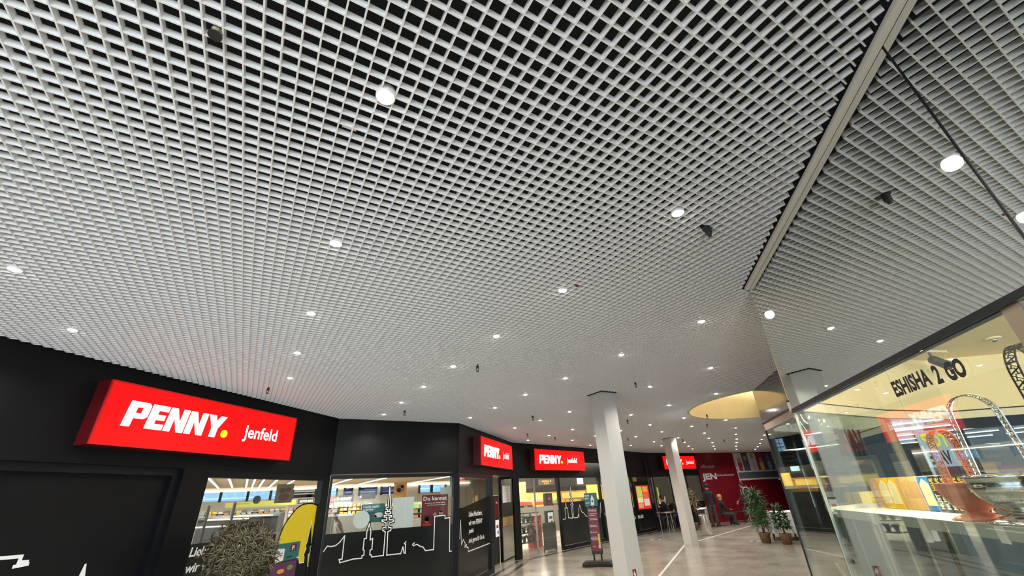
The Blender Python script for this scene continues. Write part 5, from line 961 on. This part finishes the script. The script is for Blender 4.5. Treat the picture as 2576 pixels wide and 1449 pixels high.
t = thing('flower_pot', 'small red flowering pot plant on the white table', 'plant', F_.p(.3, .745)); mb = MB(); mb.lathe(F_.p(.3, .745), [(.06, 0), (.08, .1), (.07, .1), (0, .09)], 12); obj('pot', mb, GM['red'], t); mb = MB(); sprig(F_.p(.3, .84), .2, 40, M_LEAF, mb); obj('foliage', mb, M_LEAF, t)
# ------------------------------------------------------------------ steel bin
c = gnd(1781, 1347); t = thing('waste_bin', 'brushed steel waste bin with a black slot beside the farther column', 'bin', c)
mb = MB(); mb.lathe(c, [(.17, .0), (.18, .02), (.18, .62), (.178, .64)], 32); obj('body', mb, M_STEEL, t, smooth=True)
mb = MB(); mb.lathe(c, [(.18, .65), (.185, .66), (.185, .84), (.17, .87), (.10, .885), (0, .885)], 32); lidb = obj('lid', mb, M_STEEL, t, smooth=True)
FB9 = Frame(c.xy, math.degrees(math.atan2(c.y, c.x))-90); mb = MB()
for k in range(9):
    an0, an1 = R(-130+9*k), R(-130+9*(k+1)); base_an = math.atan2(-c.y, -c.x)+R(72)
    mb.hexa([(c.x+r_*math.cos(base_an+q), c.y+r_*math.sin(base_an+q), c.z+z_) for z_ in (.69, .82) for r_, q in ((.175, an0), (.1885, an0), (.1885, an1), (.175, an1))])
obj('slot', mb, M_GAP, lidb, label='black mouth of the bin')
# ------------------------------------------------------------------ A-board stand with a rubber foot
c = gnd(1507, 1424); FSn = Frame(c.xy, math.degrees(math.atan2(c.y, c.x))-90-4); FSf = FSn
class Narrow(Frame):
    def p(s, a, z, o=0.0): return Frame.p(s, a*.68, z, o)
FSn = Narrow(c.xy, FSf.deg)
t = thing('sign_stand', 'slim dark red info stand with a black rubber foot before the nearer column', 'sign', c)
mb = MB(); vs = []
for z, k in ((0, 1), (.06, 1), (.11, .82)): vs += [FSf.p(x*k, z, y*k) for x, y in ((-.38, -.12), (-.30, -.2), (.30, -.2), (.38, -.12), (.38, .12), (.30, .2), (0, .14), (-.30, .2), (-.38, .12))]
n = 9; mb.add(vs, [tuple(range(n-1, -1, -1)), tuple(range(2*n, 3*n))]+[(r_*n+k, r_*n+(k+1) % n, (r_+1)*n+(k+1) % n, (r_+1)*n+k) for r_ in (0, 1) for k in range(n)]); obj('rubber_foot', mb, mat('rubber', (.015, .015, .014), .75, bump=.3, nscale=60), t)
for a in (-.13, .13):
    mb = MB(); mb.tube([FSn.p(a, .1, 0), FSn.p(a, .26, 0)], .022, 10); obj('post', mb, M_BLKP, t)
mb = MB(); mb.fbox(FSn, -.20, .20, .24, 1.24, -.02, .0); obj('frame', mb, M_BLKP, t)
mb = MB(); mb.fbox(FSn, -.165, .165, .30, 1.22, 0, .004, 0)
text(mb, FSn, 'Wir wollen dich', -.15, .15, 1.14, 1.20, .005, bold=.03, mi=1)
for z, w_ in ((1.10, .28), (1.06, .22), (1.0, .26), (.97, .28), (.85, .22), (.82, .24), (.70, .22), (.60, .2), (.57, .24), (.54, .2), (.40, .12)): mb.fbox(FSn, -.13, -.13+w_, z-.012, z, .004, .0055, 1)
for z in (.83, .70, .57): mb.fpoly(FSn, disc(-.145, z, .012, .025), .004, .006, 1)
mb.fbox(FSn, .09, .155, .42, .66, .004, .0055, 2); mb.fbox(FSn, .07, .16, .36, .42, .004, .0055, 1); obj('poster', mb, [mat('stand_maroon', (.16, .02, .03), .35), mat('stand_pale', (.6, .5, .5), .4), GM['yellow']], t)
mb = MB(); mb.fbox(FSn, -.24, .23, 1.26, 1.56, .0, .01, 0); text(mb, FSn, 'Noch mehr', -.22, -.05, 1.48, 1.53, .011, bold=.03, mi=1); text(mb, FSn, 'sparen.', -.22, -.08, 1.41, 1.455, .011, bold=.03, mi=1); mb.fbox(FSn, -.22, -.07, 1.33, 1.345, .01, .011, 1)
mb.fpoly(FSn, [(-.02, 1.28), (.10, 1.28), (.11, 1.42), (.05, 1.52), (-.01, 1.42)], .01, .012, 1); mb.fpoly(FSn, disc(.045, 1.37, .035, .025), .012, .013, 2); obj('topper', mb, [M_TEAL, M_WHT, GM['brown']], t, label='teal topper sign')
mb = MB(); mb.fbox(FSn, -.02, .02, 1.22, 1.28, -.015, .0); obj('clip', mb, M_BLKP, t)
# floor markings
M_FST = mat('floor_sticker', (.6, .58, .52), .4)
for px, py, lb in ((1640, 1358, 'left white floor sticker between the columns'), (1660, 1357, 'right white floor sticker between the columns'), (1889, 1361, 'left white floor sticker before the palm'), (1908, 1361, 'right white floor sticker before the palm')):
    q = gnd(px, py); mb = MB(); mb.slab([(q.x-.1, q.y-.05), (q.x+.1, q.y-.02), (q.x+.1, q.y+.04), (q.x-.1, q.y+.01)], .0005, .002); setp(obj('floor_sticker', mb, M_FST, base=q), lb, 'sticker')
# ------------------------------------------------------------------ plants
def leafmesh(name, ln, wd, droop, mats, stripes=True):
    """a bent strap leaf: two dark edges and a pale middle"""
    vs = []; fs = []; mi = []; n = 5
    for i in range(n+1):
        u = i/n; w_ = wd*math.sin(math.pi*min(.97, .12+.88*u))**.8*.5+.0006; x = ln*u*(1-.18*droop*u); z = ln*(.35*u-droop*.75*u*u)
        for q in (-1, -.35, 0, .35, 1): vs.append((x, w_*q, z-abs(q)*w_*.0+(.25*w_ if abs(q) == 1 else 0)))
    for i in range(n):
        for k in range(4): b = i*5+k; fs.append((b, b+1, b+6, b+5)); mi.append(1 if (stripes and k in (0, 3)) else (0 if not stripes else [0, 2, 2, 0][k] if False else (2 if k in (1,) else 2)))
    me = bpy.data.meshes.new(name); me.from_pydata(vs, [], fs)
    for m in mats: me.materials.append(m)
    me.polygons.foreach_set('material_index', mi); me.polygons.foreach_set('use_smooth', [True]*len(fs)); return me
M_LD = mat('leaf_green_grey', (.045, .048, .022), .45, noise=.3, nscale=40); M_LP = mat('leaf_pale_stripe', (.22, .20, .115), .5, noise=.2, nscale=40); M_TRUNK = mat('cane_brown', (.16, .10, .06), .8, noise=.4, nscale=40, bump=.4)
M_POT = mat('pot_brown', (.20, .11, .06), .7, noise=.2, nscale=15); M_SOIL = mat('soil', (.03, .02, .012), .95)
def rosettes(t, cents, nleaf, ln, wd, mats, limit, rnd, name='leaf', up=.35):
    lms = [leafmesh(name, ln*k, wd, d, mats) for k, d in ((1, .55), (.85, .8), (1.1, .7), (.7, .4), (.95, 1.0))]; jobs = []
    for c, ax in cents:
        for k in range(nleaf):
            yaw = 2*math.pi*(k*.382)+rnd.uniform(-.2, .2); el = rnd.uniform(-.25, .9)*(1-.5*(k < 4))+(.6 if k < 4 else 0)
            rot = Matrix.Rotation(0, 4, 'X'); q = Vector((0, 0, 1)).rotation_difference(ax).to_matrix().to_4x4()
            mw = Matrix.Translation(c) @ q @ Matrix.Rotation(yaw, 4, 'Z') @ Matrix.Rotation(-el, 4, 'Y') @ Matrix.Rotation(rnd.uniform(-.5, .5), 4, 'X') @ Matrix.Scale(rnd.uniform(.75, 1.1), 4)
            jobs.append((mw, rnd.randrange(5)))
    jobs.sort(key=lambda j: j[0].translation.x*FWD.x+j[0].translation.y*FWD.y)
    base = Matrix.Translation(-WL[t.name])
    for mw, k in jobs[:limit]:
        o = bpy.data.objects.new(name, lms[k]); COL.objects.link(o); o.parent = t; o.matrix_basis = base @ mw
    if jobs[limit:]:
        vs = []; fs = []; mi = []
        for mw, k in jobs[limit:]:
            b = len(vs); vs += [tuple((base @ mw) @ v_.co) for v_ in lms[k].vertices]
            for p in lms[k].polygons: fs.append(tuple(b+i for i in p.vertices)); mi.append(p.material_index)
        me = bpy.data.meshes.new('leaf_mass'); me.from_pydata(vs, [], fs)
        for m in mats: me.materials.append(m)
        me.polygons.foreach_set('material_index', mi); o = bpy.data.objects.new('leaf_mass', me); COL.objects.link(o); o.parent = t; o['kind'] = 'stuff'
rn = random.Random(11)
# big variegated dracaena in front of the arch window
a, z = FA.pix(603, 1385, .62); cc = FA.p(a, 1.10, .62); base = FA.p(a, 0, .62)
t = thing('dracaena', 'big bushy plant with striped leaves before the arch window', 'plant', base)
mb = MB(); mb.lathe(base, [(.17, 0), (.23, .40), (.25, .42), (.22, .42), (.2, .37), (0, .37)], 28); obj('pot', mb, M_POT, t, smooth=True)
mb = MB(); mb.lathe(base+Vector((0, 0, .372)), [(0, .01), (.2, 0)], 20); obj('soil', mb, M_SOIL, t)
cents = []
NR = 150
for k in range(NR):
    th = math.acos(1-2*(k+.5)/NR*.86); ph = k*2.39996; d = Vector((math.sin(th)*math.cos(ph), math.sin(th)*math.sin(ph), math.cos(th)))
    rr_ = rn.uniform(.72, 1.0); cents.append((cc+Vector((d.x*.38, d.y*.38, d.z*.35+.02))*rr_, (d+Vector((0, 0, .25))).normalized()))
for k in range(0, NR, 10):
    c, d = cents[k]; mb = MB(); mid = base+Vector((rn.uniform(-.06, .06), rn.uniform(-.06, .06), .75)); mb.tube([base+Vector((rn.uniform(-.08, .08), rn.uniform(-.08, .08), .37)), mid, c], [.022, .018, .012], 7); obj('cane', mb, M_TRUNK, t, smooth=True)
rosettes(t, cents, 14, .135, .0125, [M_LD, M_LD, M_LP], 290, rn)
# tall palm, smaller ficus, brownish dracaena by the far windows
M_PALM = mat('palm_green', (.022, .075, .018), .4, noise=.4, nscale=30); M_PALM2 = mat('palm_green_light', (.05, .13, .03), .4); M_FIC = mat('ficus_green', (.02, .06, .02), .35, noise=.3, nscale=30); M_BRN = mat('leaf_brownish', (.12, .09, .03), .5, noise=.3, nscale=30)
def potplant(c, h, r, label, m3, ncent, nleaf, ln, wd, limit, lo=.45, cat='plant', pot=.16, zs=1.0):
    t = thing('potted_plant', label, cat, c)
    mb = MB(); mb.lathe(c, [(pot*.72, 0), (pot, .24), (pot*1.06, .26), (pot*.92, .26), (pot*.9, .22), (0, .22)], 24); obj('pot', mb, M_POT, t, smooth=True)
    mb = MB()
    mb.tube([c+Vector((0, 0, .2)), c+Vector((.02, .01, h*.5)), c+Vector((0, 0, h*.8))], [.028, .022, .012], 8); obj('stem', mb, M_TRUNK, t, smooth=True)
    ce = []
    for k in range(ncent):
        u = (k+.5)/ncent; ph = k*2.39996; z = h*(lo+(1-lo)*u)*.92; rr_ = r*math.sin(math.pi*min(1, .2+.75*u))*.6; ce.append((c+Vector((rr_*math.cos(ph), rr_*math.sin(ph), z)), Vector((math.cos(ph)*.7, math.sin(ph)*.7, .4+1.2*u*zs)).normalized()))
    rosettes(t, ce, nleaf, ln, wd, m3, limit, rn); return t
potplant(gnd(1929, 1366), 1.42, .27, 'tall green palm in a brown pot beside the right storefront', [M_PALM, M_PALM, M_PALM2], 44, 12, .36, .024, 280, .30, zs=2.6)
potplant(gnd(1982, 1369), .98, .28, 'smaller dark green pot plant to the right of the tall palm', [M_FIC, M_FIC, M_PALM], 28, 9, .16, .05, 200, .4)
potplant(gnd(1748, 1328, .95), 1.55, .42, 'brownish bushy plant behind the farther column', [M_BRN, M_BRN, M_LP], 22, 10, .32, .035, 60, .45)
